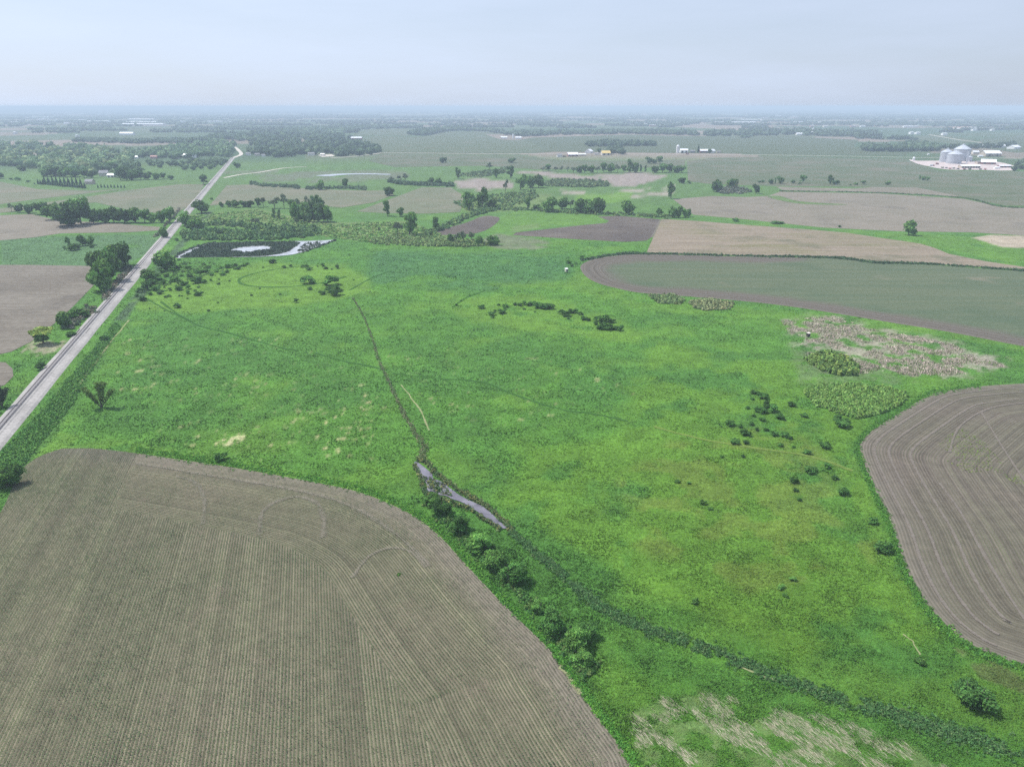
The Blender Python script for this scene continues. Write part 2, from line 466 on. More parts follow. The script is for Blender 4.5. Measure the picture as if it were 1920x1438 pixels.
# ------------------------------------------------------------------ colour of the natural ground (plant cover, as it grows there)
LUSH, DEEP, YEL = (.068, .170, .023), (.056, .150, .024), (.100, .200, .024)
OLIVE, STRAW, REED, GREY = (.085, .12, .035), (.24, .22, .15), (.32, .265, .235), (.13, .15, .085)
BOG, MUD, SEDGE = (.115, .165, .052), (.14, .12, .115), (.045, .08, .038)
REGIONS = [  # polygon in photograph pixels, softness, colour, strength, patch size (m), threshold
    ([(250, 565), (320, 528), (420, 500), (520, 492), (640, 500), (690, 522), (700, 545), (640, 560), (520, 574), (420, 584), (330, 588), (265, 580)], 16, YEL, .95, 18, .18),
    ([(860, 566), (930, 550), (1010, 552), (1080, 572), (1160, 600), (1240, 640), (1140, 640), (1000, 622), (900, 606), (850, 588)], 22, YEL, .75, 14, .3),
    ([(1080, 500), (1110, 530), (1200, 555), (1400, 575), (1560, 592), (1500, 600), (1300, 590), (1150, 570), (1060, 540)], 16, YEL, .5, 12, .35),
    ([(1230, 640), (1480, 660), (1500, 720), (1610, 790), (1610, 900), (1680, 1050), (1760, 1190), (1500, 1250), (1250, 1130), (1080, 1030), (960, 940), (1000, 850), (1150, 800)], 60, (.090, .188, .020), .8, 16, .40),
    ([(1250, 820), (1500, 800), (1620, 960), (1660, 1060), (1400, 1120), (1200, 1020), (1150, 900)], 50, (.118, .155, .028), .5, 8, .53),
    ([(80, 850), (200, 820), (420, 860), (640, 895), (780, 955), (900, 1060), (880, 1075), (760, 985), (620, 925), (420, 892), (200, 850), (60, 900)], 10, YEL, .55, 8, .35),
    ([(90, 800), (150, 820), (120, 850), (20, 900), (0, 930), (-30, 920)], 12, YEL, .7, 6, .3),
    ([(1620, 590), (1920, 640), (1940, 665), (1820, 640), (1680, 618)], 6, YEL, .5, 8, .3),
    ([(1600, 850), (1660, 1000), (1720, 1130), (1700, 1140), (1630, 1010), (1580, 880)], 10, YEL, .5, 5, .4),
    ([(1180, 1345), (1240, 1308), (1330, 1300), (1440, 1330), (1560, 1350), (1700, 1390), (1780, 1438), (1800, 1560), (1150, 1560), (1200, 1400)], 22, STRAW, .22, 3.2, .50),
    ([(1860, 1240), (1960, 1290), (1960, 1320), (1840, 1270), (1790, 1215)], 8, OLIVE, .9, 4, .35),
    ([(1465, 600), (1560, 592), (1650, 622), (1720, 632), (1800, 650), (1885, 672), (1890, 692), (1800, 702), (1720, 708), (1650, 694), (1600, 704), (1540, 690), (1500, 650)], 26, REED, .7, 6, .43),
    ([(1480, 650), (1640, 690), (1700, 720), (1600, 730), (1500, 720)], 16, GREY, .4, 4, .4),
    ([(930, 440), (1000, 445), (1040, 458), (1000, 470), (940, 466), (890, 455)], 8, GREY, .9, 12, .3),
    ([(960, 425), (1010, 418), (1010, 428), (960, 436)], 5, GREY, .7, 8, .3),
    ([(850, 338), (905, 335), (960, 341), (965, 352), (900, 357), (858, 351)], 3, (.23, .195, .17), 1, 30, .25),
    ([(960, 322), (1020, 322), (1100, 330), (1180, 325), (1255, 327), (1235, 338), (1180, 352), (1130, 345), (1020, 331)], 3, (.23, .195, .17), 1, 30, .25),
    ([(1050, 356), (1150, 360), (1265, 348), (1265, 366), (1150, 372), (1060, 366)], 4, REED, .8, 20, .4),
    ([(480, 332), (560, 322), (760, 320), (770, 332), (640, 343), (500, 343)], 4, MUD, .5, 60, .3),
    ([(420, 322), (520, 318), (520, 326), (420, 332)], 3, MUD, .5, 60, .3),
    ([(340, 405), (480, 392), (620, 418), (760, 415), (840, 440), (830, 458), (690, 455), (620, 442), (420, 425), (350, 418)], 6, BOG, 1, 18, .25),
    ([(850, 380), (1000, 360), (1060, 372), (1000, 392), (880, 400)], 6, BOG, .8, 18, .3),
    ([(1080, 366), (1185, 362), (1180, 378), (1080, 384)], 4, YEL, .9, 30, .2),
    ([(950, 395), (1130, 405), (1140, 418), (960, 434), (905, 440)], 6, YEL, .45, 20, .3),
    ([(1500, 432), (1700, 438), (1830, 446), (1920, 470), (1930, 500), (1760, 466), (1640, 440)], 5, YEL, .5, 20, .3),
    ([(1822, 446), (1860, 440), (1950, 444), (1950, 466), (1880, 464)], 3, (.33, .28, .21), 1, 30, .1),
    ([(35, 660), (60, 640), (130, 640), (120, 655), (70, 668)], 5, STRAW, .9, 3, .42),
    ([(403, 833), (420, 822), (458, 818), (455, 826), (425, 835)], 4, (.42, .40, .22), .9, 1.6, .47),
    ([(230, 620), (560, 640), (720, 760), (700, 880), (400, 860), (180, 740)], 40, (.36, .34, .17), .8, 2.4, .73),
    ([(700, 660), (1000, 640), (1200, 740), (1000, 800), (820, 780)], 40, (.36, .34, .17), .6, 2.2, .76),
    ([(0, 845), (60, 790), (215, 600), (235, 600), (130, 780), (40, 890), (0, 900)], 10, (.054, .138, .028), .7, 5, .3),
    ([(235, 600), (330, 480), (400, 395), (390, 395), (300, 490), (215, 600)], 6, (.05, .085, .045), .8, 8, .3),
    ([(160, 790), (300, 600), (600, 600), (680, 640), (640, 760), (420, 800)], 60, DEEP, .75, 26, .36),
    ([(680, 590), (1000, 640), (1010, 800), (880, 900), (760, 760)], 60, DEEP, .7, 24, .42),
    ([(700, 470), (1060, 480), (1080, 520), (900, 545), (700, 540)], 30, (.044, .122, .042), .6, 30, .35),
    ([(1180, 1180), (1500, 1290), (1750, 1370), (1700, 1400), (1300, 1290), (1120, 1230)], 30, DEEP, .6, 8, .4),
    ([(0, 445), (300, 440), (290, 470), (230, 500), (0, 498)], 8, (.07, .14, .055), .9, 40, .2),
]
CELLS = [(.062, .10, .042), (.055, .095, .045), (.17, .145, .11), (.075, .105, .05), (.09, .11, .06), (.20, .165, .13), (.05, .09, .04)]

def cover(x, y, detail=True):
    """colour of the plant cover at ground points"""
    x = np.asarray(x, float); y = np.asarray(y, float)
    px, py = to_px(x, y)
    c = np.empty((len(x), 3)); c[:] = LUSH
    n1 = fbm(x / 38, y / 38, 4, 3)[:, None]
    c = c * (1 - sstep(.42, .68, n1)) + np.array(DEEP) * sstep(.42, .68, n1)
    n2 = fbm(x / 22 + 50, y / 22, 4, 9)[:, None]
    t = sstep(.55, .75, n2) * .45
    c = c * (1 - t) + np.array(YEL) * t
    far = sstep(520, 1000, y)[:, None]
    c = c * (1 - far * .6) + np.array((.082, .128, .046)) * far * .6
    q = sstep(1500, 1900, np.hypot(x, y))[:, None]
    if q.max() > 0:
        a = .27
        gx, gy = (x * math.cos(a) + y * math.sin(a)) / 520, (-x * math.sin(a) + y * math.cos(a)) / 400
        k = (_hash(np.floor(gx), np.floor(gy + _hash(np.floor(gx), np.floor(gx * 0), 5)), 11) * len(CELLS)).astype(int) % len(CELLS)
        c = c * (1 - q) + np.array(CELLS)[k] * q
    ok = y > -40
    for poly, soft, colr, st, ps, th in REGIONS:
        a = np.array(poly, float)
        m = ok & (px > a[:, 0].min() - soft * 2) & (px < a[:, 0].max() + soft * 2) & (py > a[:, 1].min() - soft) & (py < a[:, 1].max() + soft)
        if not m.any(): continue
        P = np.stack([px[m], py[m] * 1.8], 1); PA = [(p[0], p[1] * 1.8) for p in poly]
        d = line_dist(P, PA, True); d = np.where(inside(P, PA), d, -d)
        d = d + soft * 1.6 * (fbm(x[m] / ps / 1.5, y[m] / ps / 1.5, 3, 21) - .5)
        w = sstep(-soft * .5, soft * .5, d) * st
        if th > 0:
            nz = fbm(x[m] / ps, y[m] / ps, 4, 31)
            w = w * sstep(th - .07, th + .09, nz)
        c[m] = c[m] * (1 - w[:, None]) + np.array(colr) * w[:, None]
    if detail:
        c = c * (0.86 + 0.28 * fbm(x / 3.2, y / 3.2, 3, 41))[:, None]
        c = c * (0.86 + 0.28 * fbm(x / 11, y / 11, 3, 43))[:, None]
    return c

# ------------------------------------------------------------------ ground
def build_ground():
    ang = np.concatenate([np.arange(-46, 46.01, 0.2), np.arange(50, 311, 6)])
    ang = np.radians(ang); na = len(ang)
    r = [38.0]
    while r[-1] < 900: r.append(r[-1] * 1.009)
    while r[-1] < 45000: r.append(r[-1] * 1.035)
    r = np.array(r); nr = len(r)
    R, A = np.meshgrid(r, ang, indexing='ij')
    X, Y = (R * np.sin(A)).ravel(), (R * np.cos(A)).ravel()
    V = np.zeros((nr * na + 1, 3)); V[:-1, 0] = X; V[:-1, 1] = Y
    i = np.arange(nr - 1)[:, None] * na; j = np.arange(na)[None, :]; j2 = (j + 1) % na
    a, b, c, d = (i + j).ravel(), (i + j2).ravel(), (i + na + j2).ravel(), (i + na + j).ravel()
    F = np.concatenate([np.stack([a, b, c], 1), np.stack([a, c, d], 1)])[:, ::-1]
    jj = np.arange(na); cap = np.stack([np.full(na, nr * na), (jj + 1) % na, jj], 1)
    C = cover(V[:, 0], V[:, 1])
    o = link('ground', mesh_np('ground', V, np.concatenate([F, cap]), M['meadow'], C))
    tag(o, 'green wet meadow and farmland stretching flat to the hazy horizon', 'ground', kind='structure')
build_ground()

def build_ridges():
    lab = ['low blue ridge along the horizon', 'second faint ridge behind the low blue one', 'farthest faint ridge on the horizon']
    for q, (d, top) in enumerate([(19000, 34), (26000, 52), (34000, 74)]):
        a = np.radians(np.linspace(-52, 52, 420)); n = len(a)
        hgt = top * np.clip(fbm(a * 9, a * 0 + q * 7, 5, 90 + q) * 2.2 - .55, .05, 1)
        V = np.concatenate([np.column_stack([(d + o) * np.sin(a), (d + o) * np.cos(a), hgt * k + .5]) for o, k in ((-1500, 0), (0, 1), (1500, 0))])
        i = np.arange(n - 1)
        F = np.concatenate([np.stack([i + k * n + 1, i + k * n, i + (k + 1) * n, i + (k + 1) * n + 1], 1) for k in (0, 1)])
        C = np.tile((.045, .075, .035), (len(V), 1)) * (.7 + .6 * fbm(V[:, 0] / 900, V[:, 1] / 900, 3, 4))[:, None]
        tag(link('hills', mesh_np('hills', V, F, M['meadow'], C)), lab[q], 'hills', kind='structure')
build_ridges()

# ------------------------------------------------------------------ fields
FIELD_POLYS = []       # ground polygons that carry no meadow grass
ZI = [0.02]

def cdt(poly, step):
    poly = [tuple(p) for p in poly]; n = len(poly)
    A = np.array(poly); pts = [Vector(p) for p in poly]
    if step:
        gx = np.arange(A[:, 0].min(), A[:, 0].max(), step); gy = np.arange(A[:, 1].min(), A[:, 1].max(), step)
        g = np.stack([a.ravel() for a in np.meshgrid(gx, gy)], 1)
        g = g[inside(g, poly)]; g = g[line_dist(g, poly, True) > step * .4]
        pts += [Vector(p) for p in g]
    v, e, f, *_ = delaunay_2d_cdt(pts, [(i, (i + 1) % n) for i in range(n)], [], 1, 1e-4)
    return np.array([(p.x, p.y) for p in v]), np.array(f)

def field(label, px, mat, smooth=True, step=None, attrs=None, wob=0.5, name='crop_field', cat='field', grassless=True):
    g = Gn(px)
    if smooth: g = smooth_line(g, 7, True)
    if wob:
        w = wob * (fbm(g[:, 0] / 9, g[:, 1] / 9, 3, 77) - .5) * 2
        g = g + w[:, None]
    v, f = cdt(g, step)
    ZI[0] += 0.004
    z = ZI[0] + 0.00006 * max(0, v[:, 1].mean() - 600)
    V = np.column_stack([v, np.full(len(v), z)])
    a3 = V[f[:, 0]]; b3 = V[f[:, 1]]; c3 = V[f[:, 2]]
    flip = np.cross(b3 - a3, c3 - a3)[:, 2] < 0
    f[flip] = f[flip][:, ::-1]
    o = link(name, mesh_np(name, V, f, mat, attrs={k: fn(v) for k, fn in (attrs or {}).items()}))
    tag(o, label, cat, kind='structure')
    if grassless: FIELD_POLYS.append(g)
    return o, g

# -- the corn field in front: headland rows follow the edge, inner rows run away from the camera
EDGE_A_PX = [(115, 841), (175, 841), (250, 849), (325, 860), (400, 871), (480, 884), (600, 906), (681, 925), (763, 960), (817, 998), (871, 1055), (925, 1113), (977, 1165), (1031, 1218), (1056, 1254), (1090, 1299), (1118, 1340), (1171, 1409), (1184, 1438), (1235, 1530), (1280, 1620)]
EDGE_A = smooth_line(Gn(EDGE_A_PX), 6)
POLY_A = np.concatenate([smooth_line(Gn([(-260, 1330), (-120, 1120), (0, 962), (33, 890), (70, 858), (115, 841)]), 5)[:-1], EDGE_A, Gn([(900, 1640), (0, 1640), (-500, 1640)])])
dA = np.array([-385.0, 1430.0]); dA /= np.linalg.norm(dA); nA = np.array([dA[1], -dA[0]])
innerA = lambda v: v @ nA
distA = lambda v: line_dist(v, EDGE_A[::2])
D_A = float(line_dist(Gn([(775, 1330)]), EDGE_A)[0])
INNER0 = float(Gn([(222, 925)])[0] @ nA)
SP_A = 0.69
def headA(v): return np.where((innerA(v) > INNER0), distA(v), 500.0)
def field_raw(label, g, mat, step, attrs, name='crop_field'):
    v, f = cdt(g, step); ZI[0] += 0.004
    V = np.column_stack([v, np.full(len(v), ZI[0])])
    flip = np.cross(V[f[:, 1]] - V[f[:, 0]], V[f[:, 2]] - V[f[:, 0]])[:, 2] < 0
    f[flip] = f[flip][:, ::-1]
    o = link(name, mesh_np(name, V, f, mat, attrs={k: fn(v) for k, fn in attrs.items()}))
    tag(o, label, 'field', kind='structure'); FIELD_POLYS.append(g)
M['fieldA'] = mat_rows('corn_field_soil', (.188, .160, .116), (.112, .097, .067), (.084, .096, .047), (.195, .150, .118), D_A, SP_A, 0.8, 0.31, 7.0)
field_raw('brown field of young row crop filling the lower left, with curved headland rows', POLY_A, M['fieldA'], 1.6, {'dist': headA, 'inner': innerA, 'edge': distA})

EDGE_B_PX = [(2300, 706), (2060, 712), (1920, 719), (1843, 724), (1775, 732), (1738, 744), (1682, 777), (1633, 809), (1613, 833), (1617, 861), (1641, 918), (1670, 978), (1690, 1043), (1714, 1099), (1746, 1148), (1787, 1188), (1843, 1224), (1920, 1252), (2060, 1300), (2300, 1340)]
EDGE_B = smooth_line(Gn(EDGE_B_PX), 6)
dB = Gn([(1640, 900), (1700, 1070)]); dB = dB[1] - dB[0]; dB /= np.linalg.norm(dB); nB = np.array([dB[1], -dB[0]])
M['fieldB'] = mat_rows('bare_field_soil', (.138, .116, .093), (.096, .081, .066), (.085, .09, .052), (.155, .127, .102), 55.0, .92, 0.2, 0.32, 3.4, .19)
field_raw('bare brown field with curving wheel tracks at the right edge', EDGE_B, M['fieldB'], 2.0, {'dist': lambda v: line_dist(v, EDGE_B[::2]), 'edge': lambda v: line_dist(v, EDGE_B[::2]), 'inner': lambda v: v @ nB})

EDGE_C_PX = [(2150, 517), (1920, 508.7), (1739, 496.5), (1644, 494), (1590, 487), (1541, 484), (1400, 481.6), (1212, 477), (1152, 480), (1116, 485.5), (1096, 493), (1088, 502), (1098, 518), (1121, 531), (1160, 541.5), (1199, 549), (1264, 554), (1395, 565), (1473, 573.7), (1562, 587), (1671, 605), (1779, 622.5), (1920, 649.6), (2150, 690)]
EDGE_C = smooth_line(Gn(EDGE_C_PX), 6)
def mat_field_c():
    n = NT('rounded_field_soil'); P = n.pos(); d = n.attr('dist')
    st = n.noise(n.stretch(P, 0.05, .008, .16), 1.0, 4, .6)
    b = n.noise(P, .012, 5, .6); fi = n.noise(P, .5, 4, .65)
    crop = n.mix(n.rng(st, .35, .65), (.098, .116, .068), (.078, .104, .06))
    crop = n.mix(n.rng(b, .5, .7, 0, .7), crop, (.062, .092, .052))
    crop = n.mix(n.rng(n.noise(P, .02, 4, .6), .58, .75, 0, .6), crop, (.19, .16, .12))
    rings = n.noise(None, 1.0, 3, .7, '1D', n.math('MULTIPLY', d, .55))
    soil = n.mix(n.rng(rings, .3, .7), (.074, .065, .053), (.135, .119, .098))
    f = n.rng(n.math('ADD', d, n.math('MULTIPLY', n.math('SUBTRACT', b, .5), 40.0)), 14, 30, 0, 1)
    c = n.mix(f, soil, crop)
    c = n.scale(c, n.rng(fi, .25, .75, .86, 1.14))
    return n.finish(c, .95, .1, fi, .4, .15)
M['fieldC'] = mat_field_c()
field_raw('grey green rounded field with a dark brown ploughed rim', EDGE_C, M['fieldC'], 6.0, {'dist': lambda v: line_dist(v, EDGE_C[len(EDGE_C) // 4:])})

GG = lambda nm, rot, k=1.0, amt=.6: mat_field(nm, (.15 * k, .135 * k, .10 * k), (.088 * k, .112 * k, .06 * k), (.066 * k, .098 * k, .048 * k), rot, crop_amt=amt)
TT = lambda nm, rot, amt=.3: mat_field(nm, (.175, .158, .115), (.125, .138, .085), (.10, .115, .072), rot, crop_amt=amt)
M['fD'] = mat_field('tan_field_soil', (.205, .168, .125), (.15, .142, .072), (.105, .105, .065), .03, crop_amt=.32, streak=(.005, .07))
M['fE'] = mat_field('dark_loam', (.09, .075, .064), (.14, .12, .10), (.062, .052, .048), .5, crop_amt=.3)
M['fG'] = mat_field('pinkish_soil', (.185, .162, .128), (.145, .134, .098), (.125, .113, .09), .02, crop_amt=.35)
M['fH'] = GG('grey_green_crop', .02, .95, .62)
M['fI'] = GG('green_crop', .0, .85, .9)
M['fJ'] = GG('pale_green_crop', .1, .95, .8)
M['fL'] = TT('left_tan_crop', -.2, .62)
M['fL4'] = mat_field('furrowed_soil', (.130, .113, .09), (.195, .175, .145), (.094, .082, .067), -.28, crop_amt=.42, streak=(.02, .45), contrast=.8)
M['fM'] = TT('mid_tan_crop', .15, .62)
field('tan and green mottled field above the rounded field', [(1240, 411), (1310, 415), (1400, 422), (1508, 430), (1590, 437), (1644, 445), (1725, 457), (1752, 465), (1779, 476), (1847, 490), (1920, 500.5), (2100, 512), (2100, 514), (1920, 506), (1739, 494), (1644, 491), (1590, 484.5), (1541, 481.5), (1400, 479.5), (1212, 475)], M['fD'], False)
field('dark brown ploughed tongue beside the tan mottled field', [(962, 441), (968, 436), (1030, 429.5), (1087, 423), (1137, 418.5), (1142, 414), (1121, 406.5), (1160, 404.7), (1238, 411.5), (1223, 444), (1212, 451.6), (1173, 454), (1082, 449), (1004, 444)], M['fE'], False)
field('small dark ploughed plot behind the hedgerow', [(832, 430), (875, 417.5), (905, 406), (927, 406), (937, 411), (920, 427), (895, 437), (860, 440), (820, 440)], M['fE'], True)
field('long pinkish brown field in the right middle distance', [(1262, 374), (1335, 368), (1400, 370), (1440, 368), (1462, 360), (1644, 363), (1806, 373), (1882, 389), (2050, 391), (2050, 452), (1920, 442), (1820, 436), (1687, 434), (1543, 427), (1400, 412), (1300, 403)], M['fG'], False)
field('large grey green field below the grain bins', [(1288, 303), (1330, 297), (1440, 294), (1700, 299), (1708, 304), (1760, 320), (1920, 322), (2050, 326), (2050, 388), (1885, 386), (1810, 371), (1720, 352), (1640, 351), (1440, 349), (1330, 345), (1290, 341)], M['fH'], False)
field('narrow tan strip above the pinkish brown field', [(1455, 350.5), (1600, 354), (1720, 344), (1760, 350), (1803, 369), (1640, 361), (1468, 357)], M['fG'], False)
field('green field beyond the country road', [(870, 287), (1000, 288), (1040, 285), (1700, 292), (1700, 286.5), (1640, 286), (1600, 276), (1610, 263), (1480, 256), (1310, 257), (1180, 253), (1000, 258.5), (975, 263), (1000, 272)], M['fI'], False)
field('domed pale green field left of the barns', [(716, 285), (850, 286), (1000, 286), (1010, 275), (985, 264), (940, 262), (900, 250), (850, 247), (800, 256), (760, 257.5), (720, 255), (690, 258), (676, 266), (712, 276)], M['fJ'], True)
field('hazy field beyond the long white barn', [(655, 256), (690, 243.5), (790, 242), (780, 250), (760, 256), (720, 253.5)], M['fJ'], False)
field('flat field below the country road', [(716, 291), (1000, 295), (1040, 300), (1150, 302), (1284, 300), (1284, 313), (1020, 319), (900, 311), (740, 314), (690, 302)], M['fH'], False)
field('light green field by the far lane', [(1640, 262), (1700, 257), (1770, 252), (1830, 264), (1800, 272), (1770, 268), (1700, 264)], M['fJ'], False)
field('green field behind the grain farm', [(1836, 262), (1960, 250), (1960, 284), (1905, 287), (1850, 279)], M['fI'], False)
field('tan and green field above the lane at far left', [(-90, 338), (0, 341), (70, 355), (180, 358), (232, 354.5), (140, 366), (60, 375), (-90, 396)], M['fL'], False)
field('pale tan field below the lane at far left', [(-90, 404), (0, 391), (140, 373), (240, 357), (335, 346), (383, 346), (370, 371), (350, 390), (320, 402), (250, 396), (180, 380), (100, 386), (30, 397), (-90, 408)], M['fL'], False)
field('greyish tan field in front of the tree row', [(-120, 408), (60, 402), (110, 414), (200, 418), (300, 426), (305, 432), (240, 436), (115, 438), (60, 446), (-120, 462)], M['fG'], False)
field('furrowed brown field at the left edge', [(-260, 497), (60, 497), (168, 499), (178, 512), (176, 535), (140, 572), (110, 600), (60, 640), (20, 660), (-260, 720)], M['fL4'], False)
field('small ploughed corner beside the railway', [(-70, 674), (10, 680), (22, 692), (24, 706), (10, 722), (-70, 742)], M['fL4'], False)
field('tan field between the railway and the poplar grove', [(393, 386), (405, 372), (425, 348), (480, 346), (560, 353), (640, 357), (690, 358), (733, 357), (738, 366), (700, 380), (640, 390), (610, 387), (540, 376), (480, 377)], M['fM'], False)
field('tan field behind the marsh thickets', [(668, 397), (720, 378), (790, 352), (845, 352), (868, 366), (868, 382), (862, 398), (800, 401), (720, 400)], M['fM'], False)
field('green grass lens inside the pinkish field', [(1440, 370), (1462, 368), (1500, 378), (1590, 384), (1500, 382.5)], M['strip'], True, wob=0, name='grass_strip', cat='grass strip')

# ------------------------------------------------------------------ ribbons: roads, lanes, paths, trails
def ribbon(name, label, cat, px, width, mat, grassless=True, wob=0.0, gaps=None, kind='structure'):
    g = smooth_line(Gn(px), 10)
    w = width if np.ndim(width) else [width] * len(px)
    ww = np.interp(np.linspace(0, 1, len(g)), np.linspace(0, 1, len(w)), w)
    if wob:
        s = np.arange(len(g)) * 1.0
        g = g + wob * np.stack([fbm(s / 3, s * 0, 3, 5) - .5, fbm(s / 3, s * 0 + 4, 3, 6) - .5], 1) * 2
        ww = ww * (.5 + fbm(s / 2, s * 0 + 9, 3, 8))
    t = np.gradient(g, axis=0); t /= np.linalg.norm(t, axis=1)[:, None]
    nn = np.stack([-t[:, 1], t[:, 0]], 1) * ww[:, None] / 2
    ZI[0] += 0.004
    z = np.full(len(g), ZI[0]) + 0.00006 * np.maximum(0, g[:, 1] - 600)
    V = np.concatenate([np.column_stack([g + nn, z]), np.column_stack([g, z]), np.column_stack([g - nn, z])])
    i = np.arange(len(g) - 1); N = len(g)
    if gaps: i = i[fbm(i / 4.0, i * 0.0, 2, gaps) > .42]
    F = np.concatenate([np.stack([i, i + N, i + N + 1, i + 1], 1), np.stack([i + N, i + 2 * N, i + 2 * N + 1, i + N + 1], 1)])
    e = np.ones(N); e[0] = e[-1] = 0
    o = link(name, mesh_np(name, V, F, mat, attrs={'soft': np.concatenate([e * 0, e, e * 0])}))
    tag(o, label, cat, kind=kind)
    if grassless: FIELD_POLYS.append(np.concatenate([g + nn, (g - nn)[::-1]]))
    return o, g

ribbon('road', 'straight pale country road crossing in front of the farmsteads', 'road', [(716, 287), (800, 287.5), (860, 288.5), (1000, 289), (1200, 289.5), (1330, 290), (1500, 292), (1700, 295.5), (1800, 296.5), (1990, 298)], 7.5, M['gravel'])
ribbon('road', 'pale lane running down to the wood edge by the village', 'road', [(716, 287), (690, 291), (660, 294), (620, 297)], 7, M['gravel'])
ribbon('road', 'grassy farm lane between the two tan fields at far left', 'lane', [(-90, 401), (0, 387), (60, 378), (140, 369), (240, 354), (330, 343), (380, 340), (392, 338)], 4, M['strip'])
ribbon('road', 'curving lane on the hill behind the grain farm', 'road', [(1742, 253), (1765, 257), (1800, 263), (1840, 268)], 9, M['gravel'])
ribbon('road', 'dirt track leaving the railway towards the village fields', 'track', [(420, 334), (450, 328), (490, 323), (530, 316), (575, 313)], 6, M['gravel'])
ribbon('road', 'village street beside the end of the railway', 'road', [(438, 296), (452, 290), (448, 283), (440, 276)], 9, M['gravel'])
ribbon('path', 'pale wheel track between the dark tongue and the tan field', 'track', [(1238, 413), (1230, 430), (1222, 446)], 2.6, M['gravelB'])
TRAILS = [
    ('dark animal trail crossing the left meadow', [(300, 565), (360, 605), (430, 625), (520, 650), (560, 658)], 2.2, 'trail'),
    ('dark animal trail running into the ditch', [(590, 662), (640, 676), (690, 686), (718, 694)], 2.2, 'trail'),
    ('dark animal trail east of the ditch', [(735, 700), (800, 708), (900, 716), (960, 738), (1040, 765), (1110, 776), (1180, 790)], 1.8, 'trail'),
    ('faint path towards the shrub scatter', [(1225, 800), (1300, 820), (1400, 838), (1520, 856), (1600, 884)], 2.0, 'trail2'),
    ('faint oval path on the bright knoll', [(560, 500), (500, 508), (455, 520), (450, 530), (475, 537), (540, 538), (610, 530), (650, 518)], 3.0, 'trail'),
    ('broken dark trail left of the bush ring', [(850, 576), (862, 566), (880, 556), (910, 545)], 2.4, 'trail'),
    ('faint path at the foot of the bright knoll', [(275, 560), (300, 575), (335, 592), (360, 603)], 2.0, 'trail'),
    ('straight dark drain north of the ditch', [(655, 545), (700, 520), (735, 508)], 2.6, 'trail'),
]
for lab, pts, w, m in TRAILS:
    ribbon('path', lab, 'trail', pts, w, M[m], True, .35)
ribbon('path', 'line of pale dead stems beside the dry ditch', 'dead grass line', [(752, 722), (768, 742), (785, 765), (796, 785), (804, 808)], .8, M['deadline'], True, .3)
ribbon('path', 'line of pale dead stems beside the railway', 'dead grass line', [(243, 600), (222, 625), (190, 665), (165, 700), (140, 735)], 1.2, M['deadline'], True, .4)
ribbon('path', 'short pale wheel scar in the bottom right meadow', 'track', [(1694, 1190), (1712, 1205), (1725, 1228)], .5, M['deadline'], True, .3)
ribbon('path', 'narrow pale path below the reed strip', 'track', [(1375, 1245), (1420, 1264), (1458, 1276)], .8, M['deadline'], True, .2)
ribbon('path', 'pale bare edge strip where the corn meets the weeds', 'track', [(1050, 1250), (1068, 1270), (1090, 1300)], 1.6, M['deadline'], True, .3)
# pale turning arcs of the planter in the two near fields
for lab, pts, w in [
    ('pale turning arc in the headland of the front field', [(487, 1005), (490, 965), (515, 942), (560, 932), (595, 945), (607, 975), (605, 1010)], 2.4),
    ('second pale turning arc in the headland of the front field', [(380, 985), (383, 935), (365, 905), (330, 893)], 2.0),
    ('pale wheel line along the upper edge of the front field', [(250, 868), (400, 893), (560, 920), (660, 950), (740, 1000), (810, 1065)], 2.2),
    ('faint pale arc at the corner of the front field', [(660, 1085), (690, 1045), (730, 1028), (770, 1035), (800, 1065)], 1.6),
]:
    ribbon('wheel_track', lab, 'wheel track', pts, w, M['gravelA'], False, .05)
for lab, off in [('pale wheel track nearest the rim of the right field', 4.5), ('second pale wheel track inside the right field', 9.0), ('third pale wheel track inside the right field', 15.5)]:
    t = np.gradient(EDGE_B, axis=0); t /= np.linalg.norm(t, axis=1)[:, None]
    nn = np.stack([-t[:, 1], t[:, 0]], 1); e = EDGE_B + nn * off
    if not inside(e[40:41], EDGE_B).any(): e = EDGE_B - nn * off
    e = e[14:-14]
    qx, qy = to_px(e[:, 0], e[:, 1])
    ribbon('wheel_track', lab, 'wheel track', list(zip(qx[::3], qy[::3])), 1.15, M['gravelB'], False, .04)
for lab, pts in [('pale track slanting down the right field', [(1838, 770), (1880, 840), (1960, 960), (2040, 1080)]), ('pale curved track at the top of the right field', [(1780, 850), (1800, 800), (1860, 765), (1960, 752)]),
                 ('pale inner track of the right field', [(1760, 905), (1800, 960), (1850, 1050), (1920, 1160), (1990, 1240)])]:
    ribbon('wheel_track', lab, 'wheel track', pts, 1.1, M['gravelB'], False, .04)

# ------------------------------------------------------------------ water
def water(label, px, mat, name='pond', smooth=True, wob=.4, z=None):
    o, g = field(label, px, mat, smooth, None, None, wob, name, 'water')
    return o, g
POND_PX = [(330, 484), (336, 476), (352, 470), (378, 461), (400, 456.5), (440, 454.5), (500, 453.5), (560, 453), (600, 451.5), (628, 451), (612, 457), (590, 465), (565, 474), (540, 479), (500, 481.5), (450, 482.5), (390, 482.5), (350, 483.5)]
water('bright shallow pond behind the left knoll', POND_PX, M['pond'], smooth=True, wob=1.3)
MAT_PX = [(338, 483.2), (352, 475), (380, 463), (404, 456.6), (440, 454.9), (500, 453.9), (550, 453.6), (562, 456), (554, 463), (542, 471), (528, 476), (496, 480.6), (450, 481.9), (390, 482.3)]
HOLE_PX = [(432, 470.5), (445, 465.5), (470, 462.5), (495, 462), (508, 464), (504, 468), (485, 470.5), (462, 473.5), (450, 471.5)]
o, MAT_G = field('dark reed bed over most of the pond, reed reflections put in its colour', MAT_PX, M['pondmat'], True, name='reed_bed', cat='reed bed', wob=1.2)
